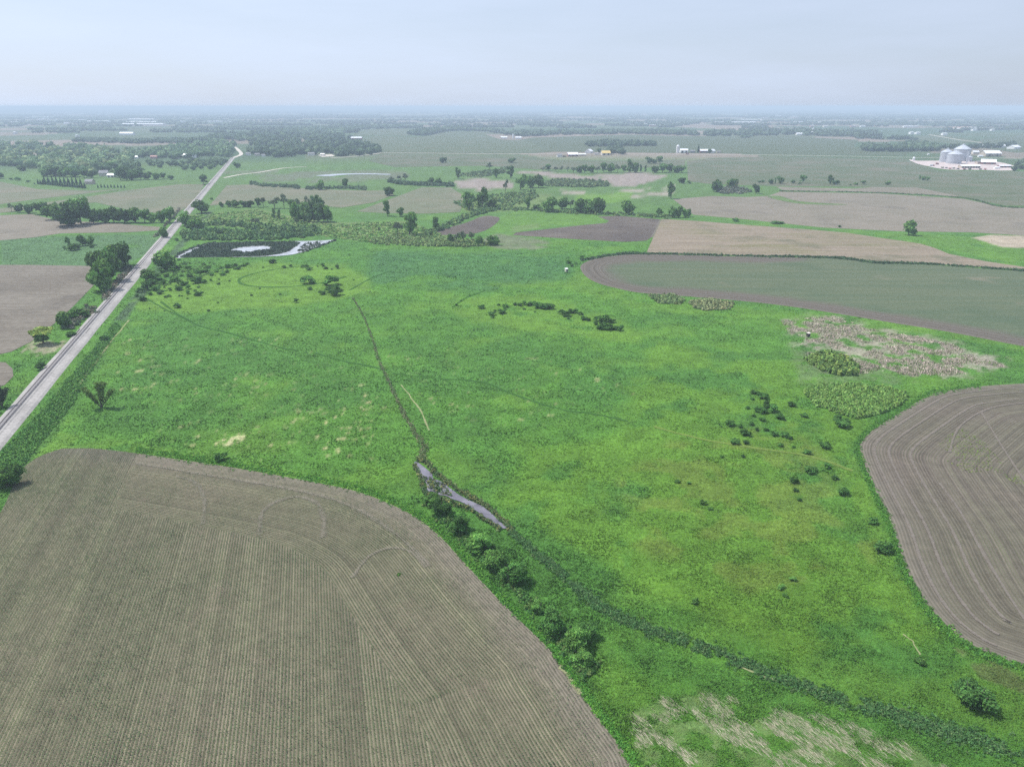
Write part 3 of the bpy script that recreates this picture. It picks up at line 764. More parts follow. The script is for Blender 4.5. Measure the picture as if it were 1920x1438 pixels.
o, HOLE_G = field('bright open water eye in the middle of the reed bed', HOLE_PX, M['pond'], True, name='water', cat='water', wob=.8)
water('far bright slough behind the hedgerow', [(592, 330), (612, 328), (640, 326.2), (690, 325.8), (730, 327), (728, 328.4), (700, 327.6), (660, 327.8), (640, 329), (616, 331)], M['pond'], wob=1)
CREEK_PX = [(777, 867), (790, 872), (808, 888), (812, 898), (830, 905), (850, 920), (880, 938), (905, 953), (925, 970), (944, 988), (948, 992), (938, 992), (915, 978), (890, 960), (868, 942), (848, 936), (835, 930), (822, 928), (808, 922), (798, 925), (800, 915), (797, 905), (788, 892), (782, 878)]
water('narrow lavender creek at the head of the wooded ditch', CREEK_PX, M['creek'], name='creek', wob=.7)
CREEK_G = FIELD_POLYS[-1]
# ------------------------------------------------------------------ railway on its ballast bed
def build_railway():
    a, b = Gn([(-60, 874)])[0], Gn([(436, 296)])[0]
    L = float(np.linalg.norm(b - a)); d = (b - a) / L
    root = link('railway_track', None, None, (a[0], a[1], 0), math.atan2(d[1], d[0]) - math.pi / 2)
    tag(root, 'single railway track on pale ballast running from lower left to the village', 'railway')
    bed = MB()                       # local +Y runs along the track, x to the right
    ys = np.linspace(0, L, 60); r = random.Random(4)
    prof = [(-3.6, .03), (-1.9, .75), (1.9, .78), (2.4, .52), (5.2, .46), (6.3, .03)]
    v = [(x + (r.uniform(-.25, .25) if i in (0, 4, 5) else 0), y, z) for y in ys for i, (x, z) in enumerate(prof)]
    n = len(prof)
    f = [(i * n + k, i * n + k + 1, (i + 1) * n + k + 1, (i + 1) * n + k) for i in range(len(ys) - 1) for k in range(n - 1)]
    bed.add(v, f); bed.build('ballast_bed', M['ballast'], root)
    for s in (-1, 1):
        m = MB(); m.box(s * .7525 - .10, s * .7525 + .10, 0, L, .90, 1.05); m.build('rail', M['rail'], root)
    k = np.arange(int(320 / .56)) * .56
    V, F = [], []
    box = np.array([(x, y, z) for z in (.70, .875) for x, y in ((-1.3, -.12), (1.3, -.12), (1.3, .12), (-1.3, .12))])
    q = np.array([(4, 5, 6, 7), (0, 1, 5, 4), (1, 2, 6, 5), (2, 3, 7, 6), (3, 0, 4, 7)])
    V = (box[None] + np.stack([k * 0, k, k * 0], 1)[:, None, :]).reshape(-1, 3)
    F = (q[None] + (np.arange(len(k)) * 8)[:, None, None]).reshape(-1, 4)
    o = link('sleepers', mesh_np('sleepers', V, F, M['tie']), root); o['kind'] = 'stuff'
    c1, c2 = a + np.array([-d[1], d[0]]) * 3.9, a - np.array([-d[1], d[0]]) * 6.6
    FIELD_POLYS.append(np.array([c1, c1 + d * L, c2 + d * L, c2]))
    # small timber bridge where the ditch passes under the track
    p = Gn([(166, 622)])[0]; y0 = float((p - a) @ d)
    w = link('timber_bridge', None, None, (p[0], p[1], 0), math.atan2(d[1], d[0]) - math.pi / 2)
    tag(w, 'small dark timber bridge end showing at the left side of the railway', 'bridge')
    for i in range(4):
        m = MB(); m.box(-2.4, 2.6, -3.6 + i * 2.3, -2.9 + i * 2.3, .30, .66); m.build('beam', M['timber'], w)
    for i in range(5):
        m = MB(); m.tube([(-1.9, -3.2 + i * 1.55, -.2), (-1.9, -3.2 + i * 1.55, .9)], [.16, .15], 7); m.build('post', M['timber'], w)
    m = MB(); m.box(-2.2, -2.0, -3.9, 4.1, .92, 1.06); m.build('guard_rail', M['timber'], w)
    for o in w.children: o.location.x -= 2.6
build_railway()

# ------------------------------------------------------------------ leaves, crowns, trunks
def ico():
    t = (1 + 5 ** .5) / 2
    v = np.array([(-1, t, 0), (1, t, 0), (-1, -t, 0), (1, -t, 0), (0, -1, t), (0, 1, t), (0, -1, -t), (0, 1, -t), (t, 0, -1), (t, 0, 1), (-t, 0, -1), (-t, 0, 1)], float)
    v /= np.linalg.norm(v[0])
    f = [(0, 11, 5), (0, 5, 1), (0, 1, 7), (0, 7, 10), (0, 10, 11), (1, 5, 9), (5, 11, 4), (11, 10, 2), (10, 7, 6), (7, 1, 8), (3, 9, 4), (3, 4, 2), (3, 2, 6), (3, 6, 8), (3, 8, 9), (4, 9, 5), (2, 4, 11), (6, 2, 10), (8, 6, 7), (9, 8, 1)]
    return v, np.array(f)
ICO_V, ICO_F = ico()

def leaf_cloud(lobes, n, size, rng, tint, down=-.35, core=.72, jitter=.30, flat=.55):
    """crown: leaf sprays (triangles) spread through and over the lobes, with a darker solid core in each lobe that closes see-through gaps"""
    L = np.array(lobes, float)
    w = (L[:, 3] * L[:, 4] + L[:, 3] * L[:, 5] + L[:, 4] * L[:, 5]); w /= w.sum()
    k = rng.choice(len(L), n, p=w)
    d = rng.normal(size=(n, 3)); d /= np.linalg.norm(d, axis=1)[:, None]
    d[:, 2] = np.where(d[:, 2] < down, -d[:, 2] * .6, d[:, 2]); d /= np.linalg.norm(d, axis=1)[:, None]
    rad = rng.uniform(.70, 1.10, n)
    c = L[k, :3] + d * L[k, 3:6] * rad[:, None]
    c[:, 2] = np.maximum(c[:, 2], size * .2)
    nr = d / L[k, 3:6]; nr /= np.linalg.norm(nr, axis=1)[:, None]
    nr = nr + rng.normal(size=(n, 3)) * flat; nr /= np.linalg.norm(nr, axis=1)[:, None]
    t1 = np.cross(nr, rng.normal(size=(n, 3))); t1 /= np.linalg.norm(t1, axis=1)[:, None]
    t2 = np.cross(nr, t1)
    s = size * rng.uniform(.6, 1.35, n)[:, None]
    V = np.stack([c - t1 * s * .5 - t2 * s * .4, c + t1 * s * .5 - t2 * s * .3, c + t1 * s * .55 + t2 * s * .45, c - t1 * s * .35 + t2 * s * .6], 1).reshape(-1, 3)
    i = np.arange(n) * 4
    F = np.concatenate([np.stack([i, i + 1, i + 2], 1), np.stack([i, i + 2, i + 3], 1)])
    lt = rng.uniform(1 - jitter, 1 + jitter, len(L)); ct = np.array(tint)[None] * (lt[k] * rng.uniform(.75, 1.3, n))[:, None]
    ct[:, 0] *= rng.uniform(.85, 1.25, n)
    C = np.repeat(ct, 4, 0)
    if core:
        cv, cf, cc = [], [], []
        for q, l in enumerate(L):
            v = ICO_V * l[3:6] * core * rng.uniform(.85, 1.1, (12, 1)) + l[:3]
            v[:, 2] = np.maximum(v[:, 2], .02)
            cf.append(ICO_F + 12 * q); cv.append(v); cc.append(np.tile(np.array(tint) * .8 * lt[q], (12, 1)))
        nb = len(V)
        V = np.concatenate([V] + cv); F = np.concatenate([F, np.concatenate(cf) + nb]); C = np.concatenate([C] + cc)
    return V, F, C

def dome_lobes(rng, n, w, h, zlo=.0, up=1.0, lob=.42):
    """lobes filling a dome of unit width and height"""
    out = []
    for i in range(n):
        a = rng.uniform(0, 2 * math.pi); r = math.sqrt(rng.uniform(0, 1)) * .36 * w
        z = zlo + (h - zlo) * rng.uniform(.22, .78) * (1 - .55 * (r / (.5 * w)) ** 2 * up)
        s = lob * rng.uniform(.65, 1.1)
        out.append((r * math.cos(a), r * math.sin(a), z, s * w * .62, s * w * .62, min(s * (h - zlo) * .62, z * 1.02 + .02)))
    return out

DKG = (.044, .090, .023); MIDG = (.056, .113, .027); SAGE = (.065, .11, .05); YGR = (.12, .17, .04); SPR = (.025, .058, .030); DUL = (.065, .092, .05)
CROWN, TRUNK, SHRUB = {}, {}, {}
def crown_mesh(kind, k):
    rng = np.random.default_rng(abs(hash(kind)) % 1000 * 0 + sum(map(ord, kind)) * 7 + k)
    if kind == 'round':
        L = dome_lobes(rng, 10, 1, 1, .10) + dome_lobes(rng, 4, .95, .5, .0); V, F, C = leaf_cloud(L, 700, .105, rng, DKG)
    elif kind == 'vase':          # cottonwood and black willow: narrow foot, tall rounded head
        L = [(rng.normal() * .10, rng.normal() * .10, .18, .18, .18, .16)]
        for i in range(10):
            z = rng.uniform(.32, .86); r = .10 + .17 * math.sin(min(1, z / .75) * math.pi * .62)
            a = rng.uniform(0, 6.28); L.append((r * math.cos(a), r * math.sin(a), z, .21, .21, .15))
        V, F, C = leaf_cloud(L, 640, .09, rng, MIDG)
    elif kind == 'poplar':
        L = [(rng.normal() * .08, rng.normal() * .08, z, .22 + .12 * math.sin(z * 3), .22 + .12 * math.sin(z * 3), .14) for z in np.linspace(.14, .88, 9)]
        V, F, C = leaf_cloud(L, 560, .085, rng, (.070, .125, .042))
    elif kind == 'willow':        # broad, leafy to the ground
        L = dome_lobes(rng, 13, 1, 1, .0, lob=.46); V, F, C = leaf_cloud(L, 700, .10, rng, MIDG)
    elif kind == 'spruce':
        L = [(0, 0, z, .46 * (1 - z) + .05, .46 * (1 - z) + .05, .13) for z in np.linspace(.12, .93, 8)]
        V, F, C = leaf_cloud(L, 420, .09, rng, SPR, jitter=.15)
    elif kind == 'pale':
        L = dome_lobes(rng, 9, 1, 1, .15); V, F, C = leaf_cloud(L, 520, .10, rng, (.13, .155, .075), core=.5)
    elif kind == 'thin':
        L = dome_lobes(rng, 9, 1, 1, .25, lob=.34); V, F, C = leaf_cloud(L, 330, .08, rng, DUL, core=.30)
    elif kind == 'yellow':
        L = dome_lobes(rng, 9, 1, .62, .2)
        L = [(x, y, z + .27, a, b, c) for x, y, z, a, b, c in L]
        V, F, C = leaf_cloud(L, 620, .10, rng, YGR)
        L2 = dome_lobes(rng, 7, .85, .58, .0); V2, F2, C2 = leaf_cloud(L2, 300, .10, rng, DKG)
        F = np.concatenate([F, F2 + len(V)]); V = np.concatenate([V, V2]); C = np.concatenate([C, C2])
    return mesh_np(kind + '_crown', V, F, M['leaf'], C)
def trunk_mesh(kind, k):
    r = random.Random(k + 31); m = MB(); top = {'spruce': .9, 'round': .55, 'vase': .6, 'poplar': .8}.get(kind, .5); w = {'vase': .045, 'poplar': .03, 'thin': .035, 'spruce': .028}.get(kind, .04)
    m.tube([(0, 0, -.02), (r.uniform(-.01, .01), r.uniform(-.01, .01), top * .5), (r.uniform(-.03, .03), r.uniform(-.03, .03), top)], [w, w * .75, w * .35], 7)
    if kind != 'spruce':
        for i in range(4):
            a = r.uniform(0, 6.28); z = r.uniform(.18, .4)
            m.tube([(0, 0, z), (.16 * math.cos(a), .16 * math.sin(a), z + .18), (.28 * math.cos(a), .28 * math.sin(a), z + .36)], [w * .6, w * .4, w * .15], 5)
    return m.mesh(kind + '_trunk', M['bark'])
NAMES = {'round': 'broadleaf_tree', 'vase': 'cottonwood_tree', 'poplar': 'poplar_tree', 'willow': 'willow_tree', 'spruce': 'spruce_tree', 'pale': 'pale_tree', 'thin': 'sparse_tree', 'yellow': 'yellow_green_tree'}
NV = 3
CNT = [0]
SPOTS = []
def tree(px, py, w, h, kind, label, group=None, name=None):
    """w, h in photograph pixels, foot at (px, py)"""
    CNT[0] += 1; k = CNT[0] % NV
    if (kind, k) not in CROWN: CROWN[kind, k] = crown_mesh(kind, k); TRUNK[kind, k] = trunk_mesh(kind, k)
    x, y = G(px, py); m = MPP(py)
    W, Z = w * m, h * m / CP
    r = random.Random(CNT[0])
    root = link(name or NAMES[kind], None, None, (x, y, 0), r.uniform(0, 6.28), None)
    tag(root, label, 'tree', group)
    link('crown', CROWN[kind, k], root, sc=(W, W * r.uniform(.9, 1.1), Z))
    link('trunk', TRUNK[kind, k], root, sc=(max(W, Z * .35),) * 2 + (Z,))
    SPOTS.append((x, y, W * .35))
    return root
def shrub_mesh(kind, k):
    rng = np.random.default_rng(900 + k + sum(map(ord, kind)))
    big = kind.endswith('big')
    tint = {'dark': (.036, .090, .020), 'mid': (.052, .118, .025), 'sage': SAGE, 'yel': (.12, .17, .05)}[kind.replace('big', '')]
    L = dome_lobes(rng, 16 if big else 8, 1, 1, 0, lob=.36 if big else .46)
    V, F, C = leaf_cloud(L, 2600 if big else 420, .045 if big else .10, rng, tint, jitter=.35 if big else .22)
    return mesh_np(kind + '_foliage', V, F, M['leaf'], C)
def stem_mesh(k):
    r = random.Random(k); m = MB()
    for i in range(7):
        a = r.uniform(0, 6.28); d = r.uniform(.05, .30)
        m.tube([(d * .3 * math.cos(a), d * .3 * math.sin(a), -.02), (d * .7 * math.cos(a), d * .7 * math.sin(a), .35), (d * 1.2 * math.cos(a), d * 1.2 * math.sin(a), .72)], [.022, .016, .007], 5)
    return m.mesh('shrub_stems', M['bark'])
def shrub(px, py, w, kind, label, group=None, h=None, parts=False, name='shrub'):
    CNT[0] += 1; k = CNT[0] % 4
    if (kind, k) not in SHRUB: SHRUB[kind, k] = shrub_mesh(kind, k)
    x, y = G(px, py); m = MPP(py); W = w * m; Z = (h * m if h else W * .62)
    r = random.Random(CNT[0] + 5); rz = r.uniform(0, 6.28)
    sc = (W * r.uniform(.9, 1.12), W * r.uniform(.85, 1.1), Z)
    if parts:
        if ('stem', k) not in SHRUB: SHRUB['stem', k] = stem_mesh(k)
        o = link(name, None, None, (x, y + W * .25, 0), rz)
        link('foliage', SHRUB[kind, k], o, sc=sc); link('stems', SHRUB['stem', k], o, sc=sc)
    else:
        o = link(name, SHRUB[kind, k], None, (x, y + W * .25, 0), rz, sc)
    tag(o, label, 'bush', group)
    SPOTS.append((x, y + W * .25, W * .5))
    return o
ORD = 'first second third fourth fifth sixth seventh eighth ninth tenth eleventh twelfth thirteenth fourteenth fifteenth sixteenth seventeenth eighteenth nineteenth twentieth'.split()
def size_word(w, ws):
    a = sorted(ws); q = (a.index(w) + .5) / len(a)
    return 'small' if q < .34 else 'medium' if q < .67 else 'large'
def shrubs(items, kind, where, group, noun='shrub'):
    """items (x, y, w[, kind]); labels give size and place in the row, counted from the left"""
    it = sorted(items); n = len(it); ws = [i[2] for i in it]
    for j, i in enumerate(it):
        lab = f"{size_word(i[2], ws)} dark {noun}, {ORD[j] if j < n - 1 else 'last'} from left {where}"
        kd = i[3] if len(i) > 3 else kind
        shrub(i[0], i[1], i[2] * 1.12, kd, lab, group)
def trees(items, where, group):
    it = sorted(items); n = len(it); hs = [i[3] for i in it]
    W = {'round': 'rounded', 'vase': 'upright', 'poplar': 'slender', 'willow': 'bushy', 'spruce': 'pointed', 'pale': 'pale', 'thin': 'thin', 'yellow': 'yellowish'}
    T = {'small': 'short', 'medium': 'middling', 'large': 'tall'}
    for j, (x, y, w, h, k) in enumerate(it):
        s = {'small': 'short', 'medium': 'medium', 'large': 'tall'}[size_word(h, hs)]
        tree(x, y, w, h, k, f"{s} {W[k]} tree, {ORD[j] if j < n - 1 else 'last'} from left {where}", group)

# ------------------------------------------------------------------ trees one by one
trees([(22, 397, 12, 15, 'thin'), (38, 399, 14, 17, 'round'), (56, 400, 16, 19, 'round'), (78, 402, 30, 22, 'round'), (100, 412, 34, 34, 'round'), (128, 424, 48, 50, 'round'), (152, 420, 42, 48, 'round'),
       (176, 419, 26, 33, 'round'), (196, 418, 24, 30, 'round'), (214, 418, 24, 30, 'willow'), (234, 418, 24, 29, 'round'), (254, 418, 24, 27, 'willow'), (272, 418, 22, 25, 'round'), (288, 418, 16, 18, 'willow')],
      'in the dark row at the left edge', 'dark tree row at the left edge')
trees([(303, 417, 18, 20, 'willow'), (318, 418, 24, 28, 'round')], 'in the pair between the dark row and the railway', 'pair by the railway')
tree(307, 446, 18, 20, 'willow', 'small bushy tree just left of the railway below the dark row')
trees([(128, 462, 8, 17, 'willow'), (155, 461, 16, 20, 'willow'), (171, 460, 16, 17, 'willow')], 'in the left pasture clump', 'pasture clump')
shrubs([(120, 468, 8), (137, 470, 20, 'mid'), (171, 465, 8)], 'dark', 'below the left pasture clump', 'low shrubs of the pasture clump')
trees([(190, 545, 42, 56, 'willow'), (206, 528, 44, 62, 'willow'), (186, 512, 34, 48, 'round'), (222, 505, 42, 54, 'round'), (236, 497, 28, 42, 'round')], 'in the clump beside the furrowed field', 'big clump beside the furrowed field')
tree(120, 614, 28, 30, 'willow', 'grey green bushy tree between the furrowed field and the railway')
shrub(143, 598, 32, 'mid', 'wide low bush above the grey green bushy tree by the railway')
tree(82, 644, 38, 36, 'yellow', 'yellowish round topped tree with a dark foot beside the furrowed field')
shrub(132, 632, 20, 'mid', 'low bush just left of the timber bridge')
shrub(75, 694, 22, 'dark', 'lone dark bush between the railway and the small ploughed corner')
shrub(194, 640, 17, 'dark', 'small dark bush at the right foot of the railway embankment')
tree(308, 504, 46, 34, 'willow', 'broad dark tree leaning over the right side of the railway near the pond', )
tree(276, 528, 28, 22, 'willow', 'low bushy tree touching the railway below the broad dark tree')
tree(378, 400, 30, 24, 'willow', 'round grey green tree right of the railway at the marsh corner')
trees([(347, 424, 24, 26, 'willow'), (366, 428, 26, 20, 'willow')], 'in the pair at the railway bend by the marsh', 'pair at the railway by the marsh')
tree(382, 346, 16, 17, 'round', 'lone dark round tree left of the far railway')
tree(444, 315, 14, 11, 'round', 'small round tree right of the railway near the village')
shrub(396, 375, 7, 'mid', 'tiny bush on the right bank of the far railway')
shrub(330, 452, 9, 'dark', 'small bush on the railway bank opposite the pond')
trees([(415, 388, 10, 9, 'willow'), (428, 388, 12, 11, 'willow'), (443, 389, 16, 14, 'willow'), (458, 388, 18, 13, 'round'), (470, 389, 14, 12, 'willow'), (485, 389, 12, 17, 'round'), (494, 388, 12, 20, 'thin')],
      'in the hedge above the marsh', 'hedge above the marsh')
trees([(515, 391, 22, 22, 'thin'), (533, 391, 18, 26, 'thin'), (548, 392, 16, 20, 'thin'), (560, 393, 16, 22, 'thin'), (577, 390, 13, 21, 'thin'), (588, 392, 13, 23, 'poplar'), (601, 398, 18, 30, 'vase')],
      'in the back rank of the poplar grove', 'back rank of the poplar grove')
trees([(551, 410, 20, 32, 'poplar'), (560, 415, 24, 33, 'willow'), (571, 416, 22, 34, 'poplar'), (580, 417, 22, 33, 'poplar'), (589, 416, 23, 35, 'poplar'), (598, 417, 22, 33, 'poplar'), (607, 415, 20, 31, 'poplar'), (615, 416, 20, 29, 'willow')],
      'in the front rank of the poplar grove', 'front rank of the poplar grove')
trees([(514, 411, 9, 19, 'poplar'), (524, 411, 8, 17, 'poplar')], 'of the two slim poplars left of the grove', 'two slim poplars')
tree(480, 424, 18, 17, 'thin', 'thin greyish tree standing alone in the marsh left of the poplars')
tree(556, 422, 10, 14, 'thin', 'thin small tree at the foot of the poplar grove')
trees([(727, 405, 17, 28, 'vase'), (750, 406, 17, 19, 'vase')], 'of the two trees at the tan field edge', 'two trees at the tan field edge')
tree(730, 367, 18, 18, 'round', 'lone round tree on the line between the two tan fields')
tree(768, 440, 32, 40, 'vase', 'big full tree in the marsh with a bare tree at its left')
tree(746, 440, 22, 26, 'thin', 'bare greyish tree touching the big full marsh tree')
tree(711, 436, 7, 11, 'thin', 'tiny thin tree alone in the pale marsh')
tree(815, 432, 16, 24, 'vase', 'upright tree at the end of the diagonal hedgerow')
trees([(600, 356, 18, 17, 'willow'), (648, 351, 12, 18, 'round')], 'of two trees on the bank below the slough', 'two trees below the slough')
trees([(735, 341, 10, 9, 'thin'), (748, 340, 9, 12, 'thin'), (760, 340, 13, 15, 'thin'), (808, 346, 12, 13, 'willow'), (822, 346, 14, 12, 'willow')], 'over the dark hedge right of the slough', 'trees over the dark hedge')
trees([(829, 306, 9, 12, 'round'), (835, 306, 7, 10, 'round')], 'of the two close trees on the flat field', 'two close trees on the flat field')
tree(960, 306, 16, 10, 'round', 'low round tree on the bank left of the yellow roofed farm')
trees([(859, 336, 12, 20, 'vase'), (918, 320, 14, 14, 'thin'), (931, 334, 15, 20, 'vase'), (957, 334, 15, 21, 'vase'), (948, 363, 11, 28, 'thin'), (976, 356, 22, 32, 'vase'), (994, 352, 20, 20, 'willow'), (1010, 352, 20, 24, 'willow')],
      'in the scatter above the ploughed plot', 'scatter above the ploughed plot')
trees([(880, 394, 32, 37, 'vase'), (905, 391, 24, 37, 'vase'), (921, 391, 18, 17, 'willow')], 'in the dense trio behind the hedgerow', 'dense trio behind the hedgerow')
trees([(989, 393, 12, 27, 'vase'), (1007, 393, 17, 9, 'willow'), (1030, 397, 29, 27, 'willow'), (1054, 392, 23, 21, 'willow'), (1070, 391, 14, 17, 'thin'), (1089, 399, 26, 27, 'willow'), (1104, 400, 28, 24, 'willow'), (1122, 400, 28, 27, 'willow'), (1178, 402, 26, 26, 'willow')],
      'in the line above the dark ploughed tongue', 'line above the dark ploughed tongue')
trees([(846, 455, 14, 16, 'willow'), (857, 456, 16, 22, 'thin'), (869, 456, 16, 22, 'thin'), (884, 454, 14, 22, 'thin'), (900, 459, 16, 15, 'willow'), (920, 460, 16, 18, 'willow'), (931, 460, 14, 17, 'willow')],
      'in the clump at the top edge of the meadow', 'clump at the top of the meadow')
trees([(1018, 322, 12, 10, 'thin'), (1028, 321, 14, 12, 'round'), (1042, 322, 10, 10, 'thin'), (1052, 322, 9, 11, 'thin'), (1064, 323, 9, 10, 'thin'), (1075, 325, 14, 13, 'thin'), (1086, 325, 12, 15, 'round'), (1096, 325, 12, 15, 'round'), (1108, 325, 14, 16, 'round'),
       (1120, 325, 12, 14, 'thin'), (1132, 324, 15, 18, 'round'), (1146, 324, 15, 18, 'round'), (1158, 324, 12, 16, 'thin'), (1170, 324, 12, 14, 'round'), (1180, 324, 13, 23, 'poplar'), (1190, 324, 14, 21, 'round')],
      'in the long row behind the brown reed marsh', 'long row behind the reed marsh')
trees([(1201, 323, 6, 13, 'poplar'), (1210, 323, 5, 12, 'poplar'), (1227, 324, 13, 14, 'round'), (1242, 324, 18, 16, 'round'), (1255, 323, 14, 17, 'round'), (1268, 324, 16, 14, 'round'), (1278, 324, 14, 12, 'round')],
      'at the right end of the reed marsh row', 'right end of the reed marsh row')
trees([(1217, 307, 13, 13, 'round'), (1227, 307, 10, 9, 'round'), (1237, 307, 14, 13, 'round')], 'in the trio in front of the silo farm', 'trio in front of the silo farm')
tree(1258, 373, 19, 35, 'vase', 'tall narrow footed tree at the corner of the pinkish field')
trees([(1278, 344, 13, 12, 'round'), (1292, 345, 8, 6, 'willow')], 'of the two small trees right of the reed marsh', 'two small trees right of the reed marsh')
tree(1344, 360, 20, 23, 'round', 'egg shaped tree at the left of the grey thicket')
tree(1372, 352, 19, 19, 'round', 'dark tree beside the pale dead one over the grey thicket')
tree(1381, 354, 7, 15, 'pale', 'pale half dead tree over the grey thicket')
tree(1418, 363, 13, 19, 'round', 'dark tree at the right end of the grey thicket')
trees([(1445, 345, 10, 10, 'round'), (1453, 345, 4, 11, 'poplar'), (1463, 345, 13, 15, 'round'), (1487, 344, 8, 6, 'willow'), (1505, 344, 12, 15, 'round'), (1557, 346, 12, 20, 'vase'), (1604, 347, 8, 4, 'willow'), (1618, 346, 9, 7, 'round'), (1664, 347, 10, 7, 'willow')],
      'in the open row between the two big fields', 'open row between the two big fields')
shrubs([(1425, 343, 7), (1431, 343, 7), (1500, 346, 6), (1568, 346, 12), (1595, 348, 4)], 'dark', 'at the foot of the open tree row', 'bushes of the open tree row')
trees([(1724, 337, 5, 8, 'poplar'), (1732, 338, 9, 8, 'round'), (1739, 340, 7, 8, 'round')], 'in the small clump below the grain farm', 'small clump below the grain farm')
tree(1237, 404, 13, 13, 'willow', 'small tree left of the field corner group')
trees([(1260, 408, 15, 19, 'willow'), (1272, 408, 14, 21, 'willow'), (1284, 408, 12, 15, 'willow'), (1292, 407, 10, 14, 'willow')], 'in the field corner group', 'field corner group')
shrub(1380, 416, 14, 'mid', 'round bush on the green strip above the mottled field')
shrub(1575, 427, 7, 'dark', 'tiny dark bush on the green strip above the mottled field')
shrub(1459, 420, 24, 'dark', 'long low bush on the green strip above the mottled field', h=5)
tree(1703, 441, 24, 28, 'willow', 'lone full tree between the pinkish field and the green strip')
for j, (x, y, w, h, k) in enumerate([(0, 335, 14, 14, 'round'), (42, 321, 16, 12, 'round')]):
    tree(x, y, w, h, k, ['round tree cut by the left edge above the lane fields', 'round tree standing before the far left wood'][j])
trees([(226, 338, 16, 24, 'round'), (238, 338, 20, 26, 'round'), (250, 338, 20, 22, 'round'), (264, 337, 14, 16, 'round'), (278, 337, 16, 15, 'round'), (294, 337, 12, 14, 'round'), (306, 336, 12, 11, 'round'), (320, 337, 11, 9, 'round')],
      'right of the white roofed farmhouse', 'trees right of the white roofed farmhouse')
trees([(88, 331, 20, 16, 'round'), (104, 331, 20, 18, 'round'), (122, 332, 20, 18, 'round'), (140, 332, 20, 18, 'round'), (158, 334, 18, 16, 'round'), (172, 334, 16, 16, 'round'), (186, 320, 18, 16, 'round'), (210, 320, 18, 16, 'round')],
      'in the wood front left of the white roofed farmhouse', 'wood front left of the farmhouse')
sp = [(72 + i * 4.6, 346 + i * .42 + random.uniform(-.5, .5), 5.5, 9 + random.uniform(-1, 2.5), 'spruce') for i in range(20)]
trees(sp, 'in the front rank of the spruce windbreak', 'front rank of the spruce windbreak')
trees([(84 + i * 7.5, 343 + i * .3, 6, 10 + random.uniform(-1, 2), 'spruce') for i in range(10)], 'in the back rank of the spruce windbreak', 'back rank of the spruce windbreak')
trees([(184 + i * 6.2, 352.5 + random.uniform(-.4, .4), 4, 6.5 - i * .2, 'spruce') for i in range(9)], 'in the low young spruces right of the windbreak', 'young spruces')
shrubs([(20, 338, 6), (32, 339, 10), (52, 342, 6), (64, 346, 4)], 'dark', 'at the upper edge of the far left field', 'bushes at the upper edge of the far left field')
# sparse dead-armed willow in the left meadow
def splayed(px, py, w, h, label, n, seed, tint):
    x, y = G(px, py); m = MPP(py); Z = h * m / CP; Wd = w * m
    r = random.Random(seed); rng = np.random.default_rng(seed)
    root = link('splayed_tree', None, None, (x, y, 0)); tag(root, label, 'tree')
    t = MB(); lobes = []
    for i in range(n):
        a = -1 + 2 * i / (n - 1) if n > 1 else 0
        ex, ez = a * Wd * .46 + r.uniform(-.2, .2), Z * r.uniform(.72, 1.0) * (1 - .25 * abs(a)); ey = r.uniform(-.2, .2) * Wd
        mid = (ex * .55 + r.uniform(-.2, .2), ey * .5, ez * .5)
        t.tube([(0, 0, -.1), mid, (ex, ey, ez)], [.20, .13, .04], 6)
        for q in np.linspace(.3, 1.0, 6):
            p = (ex * q * (.9 + .1 * q), ey * q, ez * q)
            lobes.append((*p, .55 + .8 * q, .5 + .7 * q, .65 + .6 * q))
    t.build('trunk', M['bark'], root)
    V, F, C = leaf_cloud(lobes, 1900, .34, rng, tint, core=.45, jitter=.25)
    link('crown', mesh_np('splayed_crown', V, F, M['leaf'], C), root)
    SPOTS.append((x, y, 1.2))
splayed(190, 764, 50, 52, 'sparse willow with splayed upright limbs alone in the left meadow', 6, 3, (.085, .135, .036))
splayed(4, 762, 26, 46, 'dark ragged tree cut by the left edge above the railway', 4, 9, (.035, .05, .03))
shrub(8, 916, 54, 'midbig', 'big dark bush at the left edge by the front field corner', h=44, parts=True)
shrub(413, 865, 24, 'dark', 'lone dark bush on the grass just above the front field', h=17)

# ------------------------------------------------------------------ bushes of the meadow
shrubs([(335, 489, 7), (345, 496, 5), (389, 504, 9), (370, 513, 13), (356, 514, 10), (407, 511, 8), (412, 504, 8), (427, 503, 15), (440, 500, 9), (447, 506, 11), (456, 500, 9), (463, 497, 8), (352, 505, 11), (380, 497, 6)], 'mid', 'in the shrub rank nearest the pond', 'shrub scatter west of the bright knoll')
shrubs([(310, 520, 11), (326, 528, 17), (340, 519, 8), (355, 520, 11), (397, 517, 11), (416, 517, 11), (424, 512, 8), (382, 512, 12), (300, 512, 12), (322, 510, 11), (312, 505, 10), (334, 503, 10), (290, 520, 12)], 'mid', 'in the second shrub rank below the pond', 'shrub scatter west of the bright knoll')
shrubs([(344, 536, 14), (366, 532, 19), (382, 532, 11), (409, 534, 6), (410, 525, 4), (351, 543, 12), (371, 540, 6), (395, 527, 6), (305, 534, 12), (335, 545, 14), (318, 545, 8), (365, 547, 6), (284, 534, 16), (296, 526, 12)], 'dark', 'in the middle rank of the shrub scatter', 'shrub scatter west of the bright knoll')
shrubs([(261, 549, 13), (276, 545, 20), (292, 546, 15), (281, 554, 9), (298, 552, 12), (256, 557, 8), (267, 565, 14), (310, 559, 6), (316, 557, 7), (336, 556, 4), (341, 556, 4), (351, 552, 10), (370, 555, 12), (378, 550, 6), (351, 561, 4), (271, 536, 14)], 'dark', 'in the lowest rank of the shrub scatter', 'shrub scatter west of the bright knoll')
